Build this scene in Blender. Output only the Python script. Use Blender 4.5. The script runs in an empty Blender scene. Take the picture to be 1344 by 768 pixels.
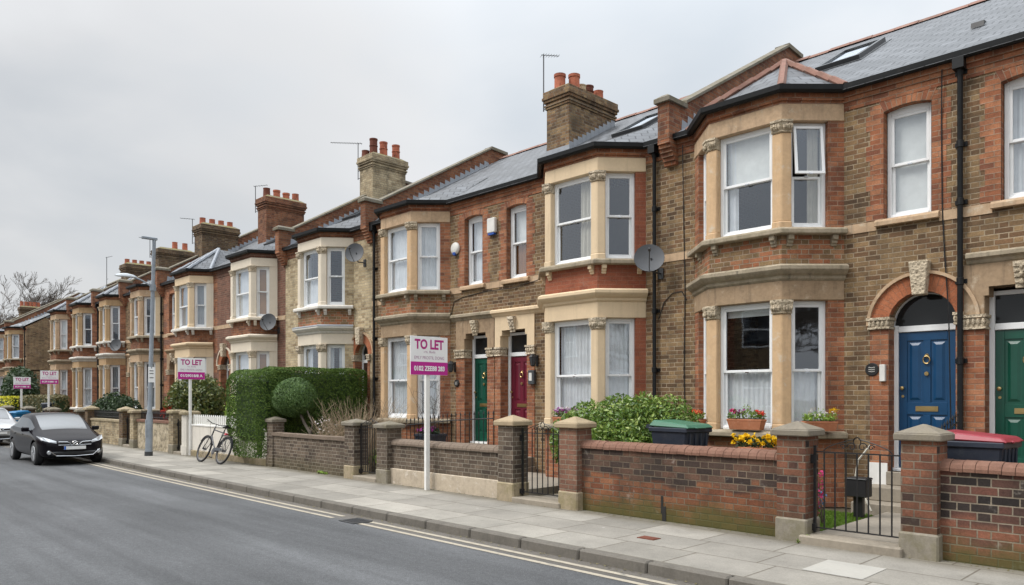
# Victorian terrace street under an overcast sky
SKY_K, SKY_H, CLOUD_K, SUN_E, EXPO = 24.0, 5.35, .65, 1.5, 0.66
import bpy, bmesh, math, random
import numpy as np
from mathutils import Vector, Matrix
random.seed(7); rng = np.random.default_rng(7)
D = bpy.data; S = bpy.context.scene; COL = S.collection
PI = math.pi
WL = {}   # world offset of every root and part

# ------------------------------------------------------------------ mesh builder
class MB:
    def __init__(s): s.v = []; s.f = []; s.uv = {}; s.mi = {}
    def face(s, pts, uv=None, mi=0):
        n = len(s.v); s.v += [tuple(p) for p in pts]; s.f.append(tuple(range(n, n+len(pts))))
        if uv: s.uv[len(s.f)-1] = uv
        if mi: s.mi[len(s.f)-1] = mi
    def raw(s, vs, fs):
        n = len(s.v); s.v += [tuple(p) for p in vs]; s.f += [tuple(i+n for i in f) for f in fs]
    def box(s, x0, x1, y0, y1, z0, z1, T=None):
        p = [(x, y, z) for z in (z0, z1) for y in (y0, y1) for x in (x0, x1)]
        if T: p = [T(*q) for q in p]
        s.raw(p, [(0,2,3,1),(4,5,7,6),(0,1,5,4),(2,6,7,3),(0,4,6,2),(1,3,7,5)])
    def taper(s, cx, cy, z0, z1, a0, b0, a1, b1):
        p = [(cx-a0,cy-b0,z0),(cx+a0,cy-b0,z0),(cx+a0,cy+b0,z0),(cx-a0,cy+b0,z0),(cx-a1,cy-b1,z1),(cx+a1,cy-b1,z1),(cx+a1,cy+b1,z1),(cx-a1,cy+b1,z1)]
        s.raw(p, [(3,2,1,0),(4,5,6,7),(0,1,5,4),(1,2,6,5),(2,3,7,6),(3,0,4,7)])
    def tube(s, pts, r, n=8, cap=True, closed=False):
        pts = [Vector(p) for p in pts]; rs = r if isinstance(r, (list, tuple)) else [r]*len(pts)
        rings = []; m = len(pts); prev = None
        for i, p in enumerate(pts):
            if closed: d = pts[(i+1) % m]-pts[i-1]
            else: d = pts[min(i+1, m-1)]-pts[max(i-1, 0)]
            d = d.normalized() if d.length > 1e-9 else Vector((0,0,1))
            if prev is None:
                a = Vector((0,0,1)) if abs(d.z) < .9 else Vector((1,0,0)); a = d.cross(a).normalized()
            else:
                a = prev-d*prev.dot(d); a = a.normalized() if a.length > 1e-6 else d.orthogonal().normalized()
            prev = a; b = d.cross(a); k = []
            for j in range(n):
                t = 2*PI*j/n; q = p+(a*math.cos(t)+b*math.sin(t))*rs[i]; s.v.append(tuple(q)); k.append(len(s.v)-1)
            rings.append(k)
        R = list(range(m-1))+([m-1] if closed else [])
        for i in R:
            A, B = rings[i], rings[(i+1) % m]
            for j in range(n): s.f.append((A[j], A[(j+1) % n], B[(j+1) % n], B[j]))
        if cap and not closed: s.f.append(tuple(rings[0][::-1])); s.f.append(tuple(rings[-1]))
    def lathe(s, c, prof, n=16, axis='z'):
        rings = []
        for r, z in prof:
            k = []
            for j in range(n):
                t = 2*PI*j/n; a, b = r*math.cos(t), r*math.sin(t)
                q = {'z': (a, b, z), 'x': (z, a, b), 'y': (a, z, b)}[axis]
                s.v.append((c[0]+q[0], c[1]+q[1], c[2]+q[2])); k.append(len(s.v)-1)
            rings.append(k)
        for A, B in zip(rings, rings[1:]):
            for j in range(n): s.f.append((A[j], A[(j+1) % n], B[(j+1) % n], B[j]))
        s.f.append(tuple(rings[0][::-1])); s.f.append(tuple(rings[-1]))
    def sweep(s, pts, prof, closed_prof=True, caps=True):
        """profile (offset outward, z) swept along a plan polyline"""
        L = [offs(pts, o) for o, z in prof]; m = len(pts); n = len(prof); b = len(s.v)
        for i in range(m):
            for j in range(n): s.v.append((L[j][i][0], L[j][i][1], prof[j][1]))
        R = range(n) if closed_prof else range(n-1)
        for i in range(m-1):
            for j in R:
                k = (j+1) % n
                s.f.append((b+i*n+j, b+i*n+k, b+(i+1)*n+k, b+(i+1)*n+j))
        if caps and closed_prof:
            s.f.append(tuple(b+j for j in range(n))); s.f.append(tuple(b+(m-1)*n+j for j in range(n))[::-1])

def offs(pts, o):
    out = []
    for i, p in enumerate(pts):
        ns = []
        for a, b in ((i-1, i), (i, i+1)):
            if a < 0 or b >= len(pts): continue
            dx, dy = pts[b][0]-pts[a][0], pts[b][1]-pts[a][1]; l = math.hypot(dx, dy); ns.append((dy/l, -dx/l))
        if len(ns) == 1: n = ns[0]; k = 1
        else:
            n = (ns[0][0]+ns[1][0], ns[0][1]+ns[1][1]); l = math.hypot(*n); n = (n[0]/l, n[1]/l); k = 1/max(.3, n[0]*ns[0][0]+n[1]*ns[0][1])
        out.append((p[0]+n[0]*o*k, p[1]+n[1]*o*k))
    return out

def build(mb, name, mats, parent=None, smooth=False, recalc=True, bevel=0, loc=None, merge=False):
    """one mesh object; verts are in world space, stored relative to the parent's recorded offset"""
    me = D.meshes.new(name)
    off = Vector(WL[parent.name]) if parent else Vector((0,0,0))
    if loc: off = Vector(loc)
    me.from_pydata([tuple(Vector(v)-off) for v in mb.v], [], mb.f)
    mats = mats if isinstance(mats, (list, tuple)) else [mats]
    for m in mats: me.materials.append(MT[m] if isinstance(m, str) else m)
    if mb.mi:
        for i, k in mb.mi.items(): me.polygons[i].material_index = k
    if recalc or merge:
        custom = mb.uv
        bm = bmesh.new(); bm.from_mesh(me)
        if merge: bmesh.ops.remove_doubles(bm, verts=bm.verts, dist=1e-4)
        if recalc: bmesh.ops.recalc_face_normals(bm, faces=bm.faces)
        bm.to_mesh(me); bm.free()
    uvl = me.uv_layers.new(name='UVMap').data
    nv = np.empty(len(me.vertices)*3); me.vertices.foreach_get('co', nv); nv = nv.reshape(-1, 3)+np.array(off)
    for pi, p in enumerate(me.polygons):
        if pi in mb.uv:
            for k, li in enumerate(p.loop_indices): uvl[li].uv = mb.uv[pi][k]
            # normal recalculation may have flipped the loop order
            vi = [me.loops[li].vertex_index for li in p.loop_indices]
            if not merge:
                base = min(vi)
                for li, q in zip(p.loop_indices, vi): uvl[li].uv = mb.uv[pi][q-base]
            continue
        n = p.normal; h = math.hypot(n.x, n.y)
        if h < .12: t = Vector((1,0,0)); w = Vector((0,1,0))
        else:
            t = Vector((-n.y, n.x, 0))/h; w = n.cross(t)
            if w.z < 0: w = -w
        for li in p.loop_indices:
            c = Vector(nv[me.loops[li].vertex_index]); uvl[li].uv = (c.dot(t), c.dot(w))
    if smooth:
        me.polygons.foreach_set('use_smooth', [True]*len(me.polygons))
        if smooth != 'all': me.set_sharp_from_angle(angle=math.radians(smooth if smooth is not True else 40))
    ob = D.objects.new(name, me); COL.objects.link(ob)
    if parent: ob.parent = parent; WL[ob.name] = tuple(off)
    else: ob.location = off; WL[ob.name] = tuple(off)
    if bevel:
        b = ob.modifiers.new('edge', 'BEVEL'); b.width = bevel; b.segments = 1; b.limit_method = 'ANGLE'; b.angle_limit = .6
    return ob

def tag(o, label, cat, group=None, kind=None):
    if label: o['label'] = label
    if cat: o['category'] = cat
    if group: o['group'] = group
    if kind: o['kind'] = kind
    return o
def root(name, label, cat, loc=(0,0,0), group=None):
    o = D.objects.new(name, None); o.empty_display_size = .3; COL.objects.link(o); o.location = loc; WL[o.name] = tuple(loc)
    return tag(o, label, cat, group)
def struct(name, mb, m, **k):
    o = build(mb, name, m, **k); o['kind'] = 'structure'; return o
def thing(name, mb, m, label, cat, group=None, loc=(0,0,0), **k):
    return tag(build(mb, name, m, loc=loc, **k), label, cat, group)
def copy_tree(o, loc=None, rz=None, label=None):
    def cp(q, par):
        c = q.copy(); COL.objects.link(c)
        if par: c.parent = par
        for ch in q.children: cp(ch, c)
        return c
    c = cp(o, None)
    if loc is not None: c.location = loc
    if rz is not None: c.rotation_euler = (0,0,rz)
    if label: c['label'] = label
    WL[c.name] = tuple(c.location)
    return c

# ------------------------------------------------------------------ materials
MT = {}
class NT:
    def __init__(s, name):
        s.m = D.materials.new(name); s.m.use_nodes = True; s.nt = s.m.node_tree; s.N = s.nt.nodes; s.L = s.nt.links
        s.N.clear(); s.out = s.N.new('ShaderNodeOutputMaterial'); MT[name] = s.m
    def set(s, sock, v):
        if v is None: return
        if isinstance(v, bpy.types.NodeSocket): s.L.new(v, sock)
        else:
            if sock.type == 'RGBA' and len(v) == 3: v = tuple(v)+(1,)
            sock.default_value = v
    def math(s, op, a, b=None, c=None, clamp=False):
        n = s.N.new('ShaderNodeMath'); n.operation = op; n.use_clamp = clamp
        s.set(n.inputs[0], a); s.set(n.inputs[1], b); s.set(n.inputs[2], c); return n.outputs[0]
    def uv(s):
        n = s.N.new('ShaderNodeUVMap'); n.uv_map = 'UVMap'; return n.outputs[0]
    def geo(s, k='Position'): return s.N.new('ShaderNodeNewGeometry').outputs[k]
    def objco(s): return s.N.new('ShaderNodeTexCoord').outputs['Object']
    def sep(s, v):
        n = s.N.new('ShaderNodeSeparateXYZ'); s.set(n.inputs[0], v); return n.outputs
    def comb(s, x, y, z=0.):
        n = s.N.new('ShaderNodeCombineXYZ'); s.set(n.inputs[0], x); s.set(n.inputs[1], y); s.set(n.inputs[2], z); return n.outputs[0]
    def noise(s, vec, scale, detail=3, rough=.55, out='Fac', dist=0.):
        n = s.N.new('ShaderNodeTexNoise'); s.set(n.inputs['Vector'], vec); n.inputs['Scale'].default_value = scale
        n.inputs['Detail'].default_value = detail; n.inputs['Roughness'].default_value = rough; n.inputs['Distortion'].default_value = dist
        return n.outputs[out]
    def white(s, vec, out='Value'):
        n = s.N.new('ShaderNodeTexWhiteNoise'); n.noise_dimensions = '3D'; s.set(n.inputs['Vector'], vec); return n.outputs[out]
    def vor(s, vec, scale, out='Distance', feature='F1'):
        n = s.N.new('ShaderNodeTexVoronoi'); n.feature = feature; s.set(n.inputs['Vector'], vec); n.inputs['Scale'].default_value = scale; return n.outputs[out]
    def ramp(s, fac, stops, interp='LINEAR'):
        n = s.N.new('ShaderNodeValToRGB'); e = n.color_ramp.elements; n.color_ramp.interpolation = interp
        while len(e) > 1: e.remove(e[-1])
        for i, (p, c) in enumerate(stops):
            if isinstance(c, (int, float)): c = (c, c, c)
            q = e[0] if i == 0 else e.new(p)
            q.position = p; q.color = tuple(c)+(1,)
        s.set(n.inputs[0], fac); return n.outputs[0]
    def mix(s, f, a, b, mode='MIX'):
        n = s.N.new('ShaderNodeMix'); n.data_type = 'RGBA'; n.blend_type = mode; n.clamp_factor = True
        s.set(n.inputs[0], f); s.set(n.inputs[6], a); s.set(n.inputs[7], b); return n.outputs[2]
    def bump(s, h, strength=.4, dist=.01, normal=None):
        n = s.N.new('ShaderNodeBump'); n.inputs['Strength'].default_value = strength; n.inputs['Distance'].default_value = dist
        s.set(n.inputs['Height'], h); s.set(n.inputs['Normal'], normal); return n.outputs[0]
    def smooth(s, v, a, b):
        n = s.N.new('ShaderNodeMapRange'); n.interpolation_type = 'SMOOTHSTEP'
        s.set(n.inputs[0], v); n.inputs[1].default_value = a; n.inputs[2].default_value = b; return n.outputs[0]
    def bsdf(s, color, rough=.8, normal=None, metal=0., spec=.4, coat=0., trans=0., sub=0.):
        n = s.N.new('ShaderNodeBsdfPrincipled'); s.set(n.inputs['Base Color'], color); s.set(n.inputs['Roughness'], rough)
        s.set(n.inputs['Metallic'], metal); s.set(n.inputs['Specular IOR Level'], spec); s.set(n.inputs['Normal'], normal)
        s.set(n.inputs['Coat Weight'], coat)
        if coat: n.inputs['Coat Roughness'].default_value = .05
        s.L.new(n.outputs[0], s.out.inputs[0]); return n

def brick(name, cols, mortar, bond='flemish', grime=.35, seed=0., zcols=None, efflo=0., mw=.0068, rough=.9, dark=(.03,.027,.022), bands=None, moss=0., size=(.225,.075)):
    s = NT(name); U = s.uv()
    wob = s.noise(U, 9, 2); wv = s.math('MULTIPLY', s.math('SUBTRACT', wob, .5), .006)
    x, y, _ = s.sep(U); x = s.math('ADD', x, wv); y = s.math('ADD', y, wv)
    sl, sh = size
    r = s.math('FLOOR', s.math('DIVIDE', y, sh)); fy = s.math('SUBTRACT', y, s.math('MULTIPLY', r, sh))
    odd = s.math('FLOORED_MODULO', r, 2.)
    if bond == 'flemish':
        P = sl*1.5; sx = s.math('ADD', x, s.math('MULTIPLY', odd, P/2)); k = s.math('FLOOR', s.math('DIVIDE', sx, P))
        t = s.math('SUBTRACT', sx, s.math('MULTIPLY', k, P)); isH = s.math('GREATER_THAN', t, sl)
        a = s.math('SUBTRACT', t, s.math('MULTIPLY', isH, sl)); w = s.math('SUBTRACT', sl, s.math('MULTIPLY', isH, sl/2))
        kid = s.math('ADD', s.math('MULTIPLY', k, 2.), isH)
    else:
        P = sl; sx = s.math('ADD', x, s.math('MULTIPLY', odd, P/2)); k = s.math('FLOOR', s.math('DIVIDE', sx, P))
        a = s.math('SUBTRACT', sx, s.math('MULTIPLY', k, P)); w = P; kid = k
    dh = s.math('MINIMUM', a, s.math('SUBTRACT', w, a)); dv = s.math('MINIMUM', fy, s.math('SUBTRACT', sh, fy))
    d = s.math('MINIMUM', dh, dv)
    rough_edge = s.math('MULTIPLY', s.math('SUBTRACT', s.noise(U, 45, 3, .7), .5), .006)
    d = s.math('ADD', d, rough_edge)
    mask = s.smooth(d, mw-.002, mw+.0015)      # 1 on brick
    rnd = s.white(s.comb(kid, r, seed)); rnd2 = s.white(s.comb(kid, r, seed+7.3))
    W = s.geo(); wx, wy, wz = s.sep(W)
    patch = s.noise(W, .8, 3, .6)
    f = s.math('ADD', s.math('MULTIPLY', rnd, .8), s.math('MULTIPLY', s.math('SUBTRACT', patch, .4), .6), clamp=True)
    n = len(cols); stops = [(i/(n-1), c) for i, c in enumerate(cols)]
    c = s.ramp(f, stops)
    if zcols:   # list of (z, colours): courses of another brick above a height
        for z0, z1, zc in zcols:
            zn = s.math('ADD', wz, s.math('MULTIPLY', s.math('SUBTRACT', rnd2, .5), .12))
            zn = s.math('ADD', zn, s.math('MULTIPLY', s.math('SUBTRACT', s.noise(W, 1.1, 2), .5), .35))
            g = s.smooth(zn, z0, z1); m2 = len(zc)
            c = s.mix(g, c, s.ramp(rnd, [(i/(m2-1), q) for i, q in enumerate(zc)]))
    if bands:   # courses laid in another brick
        zc, per, frac, off = bands
        ph = s.math('FRACT', s.math('DIVIDE', s.math('SUBTRACT', wz, off), per)); g = s.math('LESS_THAN', ph, frac)
        c = s.mix(g, c, s.ramp(rnd, [(i/(len(zc)-1), q) for i, q in enumerate(zc)]))
    fine = s.noise(U, 42, 5, .8); c = s.mix(1., c, s.ramp(fine, [(.25, .55), (.5, 1.), (.75, 1.45)]), 'MULTIPLY')
    mc = s.mix(1., mortar, s.ramp(s.noise(W, 5, 4, .7), [(.3, .6), (.7, 1.15)]), 'MULTIPLY')
    c = s.mix(mask, mc, c)
    c = s.mix(1., c, s.ramp(s.noise(W, 2.4, 6, .75), [(.3, .70), (.5, .98), (.7, 1.16)]), 'MULTIPLY')
    c = s.mix(s.math('MULTIPLY', s.smooth(s.noise(W, 1.3, 5, .8), .60, .70), .22), c, (.34,.30,.25))
    g1 = s.noise(W, 1.7, 5, .7); st = s.noise(s.comb(s.math('MULTIPLY', wx, 4.), s.math('MULTIPLY', wy, 4.), s.math('MULTIPLY', wz, .5)), 1., 4, .6)
    gg = s.math('MULTIPLY', s.smooth(s.math('ADD', g1, s.math('MULTIPLY', st, .5)), .62, .98), grime)
    c = s.mix(gg, c, dark)
    if efflo: c = s.mix(s.math('MULTIPLY', s.smooth(s.noise(W, 2.6, 6, .75), .58, .72), efflo), c, (.42,.38,.33))
    if moss:
        low = s.smooth(s.math('ADD', wz, s.math('MULTIPLY', s.noise(W, 3, 4), .45)), .62, .25)
        c = s.mix(s.math('MULTIPLY', low, moss), c, (.075,.075,.022))
    h = s.math('ADD', s.math('MULTIPLY', mask, .7), s.math('MULTIPLY', fine, .5)); h = s.math('ADD', h, s.math('MULTIPLY', rnd2, .25))
    s.bsdf(c, rough, s.bump(h, .8, .009), spec=.25)

def stone(name, col, var=.35, dark=(.06,.05,.04), amt=.35, scale=2.2, bump=.25, rough=.85, streak=.25, spec=.25, light=None, zmoss=None):
    s = NT(name); W = s.geo(); wx, wy, wz = s.sep(W)
    a = s.noise(W, scale, 6, .65); b = s.noise(W, scale*9, 5, .7); f = s.noise(W, scale*60, 3, .6)
    c = s.mix(1., col, s.ramp(a, [(.25, 1-var), (.75, 1+var*.5)]), 'MULTIPLY')
    c = s.mix(1., c, s.ramp(b, [(.3, 1-var*.45), (.7, 1+var*.2)]), 'MULTIPLY')
    if light: c = s.mix(s.smooth(s.noise(W, scale*2.3, 5, .7), .55, .7), c, light)
    st = s.noise(s.comb(s.math('MULTIPLY', wx, 9.), s.math('MULTIPLY', wy, 9.), s.math('MULTIPLY', wz, .7)), 1., 5, .65)
    g = s.math('ADD', s.math('MULTIPLY', s.smooth(a, .5, .75), amt), s.math('MULTIPLY', s.smooth(st, .52, .75), streak), clamp=True)
    c = s.mix(g, c, dark)
    if zmoss: c = s.mix(s.math('MULTIPLY', s.smooth(s.noise(W, 5, 5, .7), .42, .62), zmoss[1]), c, zmoss[0])
    s.bsdf(c, rough, s.bump(s.math('ADD', b, s.math('MULTIPLY', f, .4)), bump, .006), spec=spec)

def carved(name, col, dark):
    s = NT(name); W = s.geo(); v = s.vor(W, 21., 'Distance', 'F1'); n = s.noise(W, 34, 4, .7, dist=1.5)
    h = s.math('ADD', s.math('MULTIPLY', v, 1.2), n)
    c = s.mix(s.smooth(h, .95, .55), col, dark); c = s.mix(1., c, s.ramp(s.noise(W, 6, 4), [(.3,.75),(.7,1.1)]), 'MULTIPLY')
    s.bsdf(c, .85, s.bump(h, .9, .03), spec=.2)

def plain(name, col, rough=.5, metal=0., var=.12, scale=6., bump=.05, spec=.45, coat=0., dirt=0., dirtcol=(.08,.07,.055)):
    s = NT(name); W = s.objco(); a = s.noise(W, scale, 4, .6); b = s.noise(W, scale*20, 3, .6)
    c = s.mix(1., col, s.ramp(a, [(.25, 1-var), (.75, 1+var*.6)]), 'MULTIPLY')
    if dirt: c = s.mix(s.math('MULTIPLY', s.smooth(s.noise(W, scale*1.7, 6, .75), .48, .75), dirt), c, dirtcol)
    s.bsdf(c, s.math('ADD', rough-.05, s.math('MULTIPLY', a, .12)), s.bump(b, bump, .002), metal, spec, coat)

# brick colours
BRN = [(.095,.057,.033),(.165,.103,.055),(.22,.142,.073),(.285,.19,.098),(.195,.11,.058),(.125,.074,.041),(.245,.16,.086)]
YEL = [(.26,.19,.11),(.40,.31,.185),(.48,.385,.24),(.55,.45,.29),(.36,.27,.16)]
RED = [(.24,.088,.045),(.31,.118,.058),(.35,.142,.07),(.39,.172,.09),(.27,.10,.052),(.20,.078,.046),(.33,.125,.06)]
DRK = [(.03,.022,.02),(.06,.04,.033),(.10,.062,.045),(.14,.075,.05),(.05,.035,.03)]
PUR = [(.12,.06,.045),(.18,.085,.06),(.22,.10,.07),(.15,.075,.055)]
GRY = [(.06,.043,.034),(.095,.07,.052),(.12,.09,.066),(.15,.112,.082),(.08,.06,.05)]
MOR = (.29,.245,.19)
brick('brown_stock_brick', BRN, (.38,.30,.205), grime=.42)
brick('brown_stock_brick_pale', [tuple(q*1.12 for q in c) for c in BRN], (.44,.34,.235), grime=.4, seed=3.)
brick('yellow_stock_brick', YEL, (.44,.37,.27), grime=.3, seed=5.)
brick('red_brick', RED, (.36,.24,.165), bond='running', grime=.38, seed=2., mw=.006)
brick('red_brick_smooth', [(.24,.075,.045),(.30,.10,.055),(.28,.088,.048)], (.40,.24,.165), bond='running', grime=.12, seed=4., mw=.0028)
brick('deep_red_brick', [tuple(q*.72 for q in c) for c in RED], (.24,.16,.11), grime=.4, seed=6.)
brick('purple_red_brick', PUR, (.24,.18,.13), grime=.3, seed=8.)
brick('banded_brick', RED, (.34,.22,.15), grime=.25, seed=9., bands=(PUR, .75, .3, 4.62))
brick('grey_brown_brick', GRY, (.27,.235,.185), grime=.3, seed=11., moss=.25)
brick('mixed_garden_brick', [tuple(q*.62 for q in c) for c in RED], (.185,.14,.10), grime=.45, seed=13., size=(.24,.085), zcols=[(.50,.58,DRK)], efflo=.5, moss=.85)
brick('pillar_brick', [(.035,.028,.025),(.055,.032,.026),(.19,.075,.043),(.13,.07,.046),(.22,.09,.052),(.16,.065,.04),(.08,.052,.04)], (.22,.175,.13), grime=.45, seed=15., size=(.24,.085), moss=.5)
brick('dark_garden_brick', [(.12,.055,.038),(.20,.08,.05),(.25,.10,.062),(.14,.065,.045),(.09,.05,.036)], (.26,.215,.16), grime=.35, seed=17., size=(.245,.088), zcols=[(.34,.44,[(.022,.018,.017),(.04,.03,.027),(.15,.06,.042),(.055,.038,.032),(.03,.024,.022)])], efflo=.3, moss=.8)
brick('rose_pillar_brick', [(.15,.075,.052),(.22,.105,.07),(.25,.13,.085),(.17,.085,.058)], (.30,.24,.175), grime=.35, seed=19.)
brick('stack_brick', [tuple(q*1.05 for q in c) for c in BRN], (.25,.21,.16), grime=.55, seed=21.)
brick('stack_brick_dark', [tuple(q*.7 for q in c) for c in BRN], (.19,.16,.125), grime=.55, seed=22.)
brick('stack_brick_red', [tuple(q*.66 for q in c) for c in RED], (.20,.14,.10), grime=.5, seed=23.)
brick('stack_brick_yellow', [tuple(q*.85 for q in c) for c in YEL], (.32,.27,.2), grime=.6, seed=24.)
brick('mixed_panel_brick', BRN[1:5]+RED[1:4]+[BRN[3], BRN[2]], (.40,.31,.22), grime=.35, seed=31.)
brick('gauged_brick', [(.34,.115,.055),(.38,.135,.065),(.40,.15,.075)], (.36,.19,.12), bond='running', grime=.2, seed=33., mw=.003)
# flint / rubble wall
s = NT('flint_wall'); U = s.geo(); v = s.vor(U, 9., 'Distance', 'DISTANCE_TO_EDGE'); cc = s.vor(U, 9., 'Color')
c = s.ramp(s.sep(cc)[0], [(0,(.20,.165,.11)),(.5,(.36,.30,.20)),(1,(.50,.42,.30))])
c = s.mix(s.smooth(v, .06, .02), c, (.42,.36,.27)); c = s.mix(1., c, s.ramp(s.noise(U, 30, 4), [(.3,.75),(.7,1.15)]), 'MULTIPLY')
s.bsdf(c, .9, s.bump(v, .6, .02))
# stones and paints
stone('sandstone', (.53,.375,.24), .38, (.14,.10,.068), .45, streak=.5, light=(.50,.41,.30))
stone('sandstone_worn', (.38,.27,.17), .4, (.09,.068,.05), .55, streak=.6, light=(.45,.36,.26))
stone('gold_sandstone', (.60,.41,.24), .22, (.22,.14,.085), .35, streak=.4, light=(.56,.46,.34))
stone('orange_sandstone', (.46,.31,.17), .3, (.20,.13,.08), .3, streak=.3)
stone('cream_paint', (.68,.53,.35), .12, (.38,.29,.19), .22, streak=.32, bump=.1, rough=.65)
stone('ivory_paint', (.70,.62,.50), .10, (.36,.31,.24), .12, streak=.22, bump=.1, rough=.65)
stone('white_stone', (.66,.63,.57), .16, (.28,.25,.21), .25, streak=.4, bump=.15, rough=.7)
stone('grey_sill_stone', (.40,.335,.245), .4, (.085,.075,.06), .6, streak=.7, bump=.35, zmoss=((.16,.14,.08), .35))
stone('coping_stone', (.22,.195,.155), .35, (.06,.055,.045), .5, bump=.5, zmoss=((.12,.105,.055), .5))
stone('pillar_cap_stone', (.235,.205,.16), .35, (.10,.085,.065), .3, bump=.7, scale=5, zmoss=((.13,.11,.06), .25))
stone('pillar_cap_buff', (.36,.28,.18), .25, (.17,.13,.085), .35, bump=.3, scale=4)
stone('plinth_stone', (.38,.31,.21), .4, (.12,.10,.06), .45, bump=.5, scale=3, zmoss=((.17,.145,.06), .5))
stone('plinth_grey', (.27,.24,.19), .4, (.10,.085,.06), .5, bump=.5, scale=3, zmoss=((.14,.125,.06), .4))
stone('plinth_render', (.50,.42,.32), .35, (.16,.13,.09), .4, bump=.35, scale=2.5, light=(.58,.52,.44))
stone('white_render', (.66,.62,.55), .14, (.30,.26,.2), .18, streak=.35, bump=.2)
stone('step_stone', (.30,.26,.205), .3, (.11,.095,.07), .35, bump=.3)
stone('flaunching', (.22,.19,.12), .5, (.08,.07,.045), .4, bump=.9, scale=6, zmoss=((.20,.17,.055), .8))
carved('carved_stone', (.62,.52,.38), (.22,.17,.115))
carved('carved_cream', (.66,.56,.42), (.26,.20,.14))
# terracotta
s = NT('ridge_terracotta'); W = s.geo(); c = s.ramp(s.noise(W, 2.2, 5, .65), [(.3,(.13,.07,.05)),(.55,(.225,.115,.085)),(.8,(.28,.18,.14))])
c = s.mix(s.smooth(s.noise(W, 9, 5, .7), .55, .72), c, (.20,.15,.11)); s.bsdf(c, .85, s.bump(s.noise(W, 40, 4), .3, .004))
s = NT('pot_terracotta'); W = s.geo(); c = s.ramp(s.noise(W, 3, 5, .65), [(.25,(.24,.07,.04)),(.6,(.42,.13,.07)),(.9,(.44,.2,.12))])
c = s.mix(s.math('MULTIPLY', s.smooth(s.noise(W, 7, 5, .7), .5, .7), .7), c, (.07,.04,.03)); s.bsdf(c, .85, s.bump(s.noise(W, 40, 4), .3, .004))
stone('pot_buff', (.52,.40,.26), .3, (.16,.11,.08), .4, scale=5)
stone('pot_brown', (.16,.055,.035), .4, (.05,.03,.025), .4, scale=5)
stone('planter_terracotta', (.44,.17,.085), .25, (.30,.15,.09), .3, scale=6, bump=.15, rough=.75, light=(.48,.24,.15))
stone('coping_tile_red', (.22,.115,.08), .45, (.10,.07,.05), .6, scale=6, bump=.6)
stone('coping_tile_brown', (.19,.145,.11), .3, (.08,.065,.05), .45, scale=4, bump=.35)
# slate
def slate(name, base, wet=.42, size=(.27,.21)):
    s = NT(name); U = s.uv(); x, y, _ = s.sep(U); sl, sh = size
    r = s.math('FLOOR', s.math('DIVIDE', y, sh)); fy = s.math('SUBTRACT', s.math('DIVIDE', y, sh), r)
    sx = s.math('ADD', s.math('DIVIDE', x, sl), s.math('MULTIPLY', s.math('FLOORED_MODULO', r, 2.), .5)); k = s.math('FLOOR', sx); fx = s.math('SUBTRACT', sx, k)
    rnd = s.white(s.comb(k, r, 1.)); r2 = s.white(s.comb(k, r, 4.)); W = s.geo()
    slip = s.math('MULTIPLY', s.math('SUBTRACT', r2, .5), .12)
    gap = s.math('MINIMUM', s.math('MULTIPLY', s.math('MINIMUM', fx, s.math('SUBTRACT', 1., fx)), sl), s.math('MULTIPLY', s.math('ABSOLUTE', s.math('ADD', fy, slip)), sh*.9))
    line = s.smooth(gap, .020, .006)
    c = s.mix(1., base, s.ramp(rnd, [(0, .62), (.5, .97), (1, 1.38)]), 'MULTIPLY')
    c = s.mix(1., c, s.ramp(s.noise(W, 1.3, 6, .7), [(.3, .82), (.7, 1.18)]), 'MULTIPLY')
    c = s.mix(s.math('MULTIPLY', s.smooth(s.noise(W, 6, 6, .75), .6, .75), .25), c, (.22,.23,.22))
    c = s.mix(s.math('MULTIPLY', line, .85), c, (.018,.019,.021))
    h = s.math('ADD', s.math('SUBTRACT', 1., fy), s.math('ADD', s.math('MULTIPLY', r2, .5), s.math('MULTIPLY', s.noise(W, 30, 3), .3)))
    s.bsdf(c, s.math('ADD', wet, s.math('MULTIPLY', rnd, .2)), s.bump(h, .7, .014), spec=.3)
slate('roof_slate', (.105,.11,.118)); slate('roof_slate_light', (.19,.20,.21), .55); slate('roof_slate_brown', (.13,.115,.095), .6)
stone('lead_flashing', (.30,.32,.35), .25, (.15,.16,.17), .3, scale=6, bump=.2, rough=.55, spec=.5)
plain('black_gutter', (.009,.010,.011), .5, spec=.25, dirt=.12)
plain('black_iron', (.012,.012,.013), .42, spec=.45, dirt=.2)
plain('white_upvc', (.78,.79,.79), .35, var=.05, dirt=.06, dirtcol=(.45,.42,.36), spec=.45)
plain('white_paint', (.74,.73,.70), .4, var=.08, dirt=.15, dirtcol=(.40,.37,.31))
plain('dark_metal', (.045,.047,.05), .4)
plain('brass', (.50,.36,.16), .3, metal=.9)
plain('blue_door_paint', (.003,.048,.125), .34, var=.12, coat=.1)
plain('green_door_paint', (.004,.068,.042), .3, var=.1, coat=.25)
plain('maroon_door_paint', (.13,.012,.028), .32, var=.1, coat=.2)
plain('brown_door_paint', (.06,.03,.02), .4)
plain('dish_grey', (.075,.08,.088), .6, dirt=.3)
plain('aerial_metal', (.10,.10,.105), .45, metal=.5)
plain('crack_black', (.02,.018,.016), .9)
plain('bin_body', (.022,.028,.042), .42, var=.15, dirt=.25, dirtcol=(.10,.10,.10))
plain('bin_lid_green', (.045,.14,.085), .45, dirt=.3, dirtcol=(.14,.2,.16))
plain('bin_lid_red', (.24,.022,.035), .42, dirt=.25, dirtcol=(.3,.14,.14))
plain('bin_blue', (.01,.14,.30), .45)
plain('lamp_steel', (.27,.30,.335), .5, metal=.25, var=.2, dirt=.35, dirtcol=(.15,.15,.14))
plain('lamp_head_grey', (.5,.53,.55), .4)
plain('lens_glass', (.6,.62,.62), .15)
plain('sign_white', (.80,.80,.80), .45, var=.03)
plain('sign_magenta', (.46,.018,.25), .45, var=.04)
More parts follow.
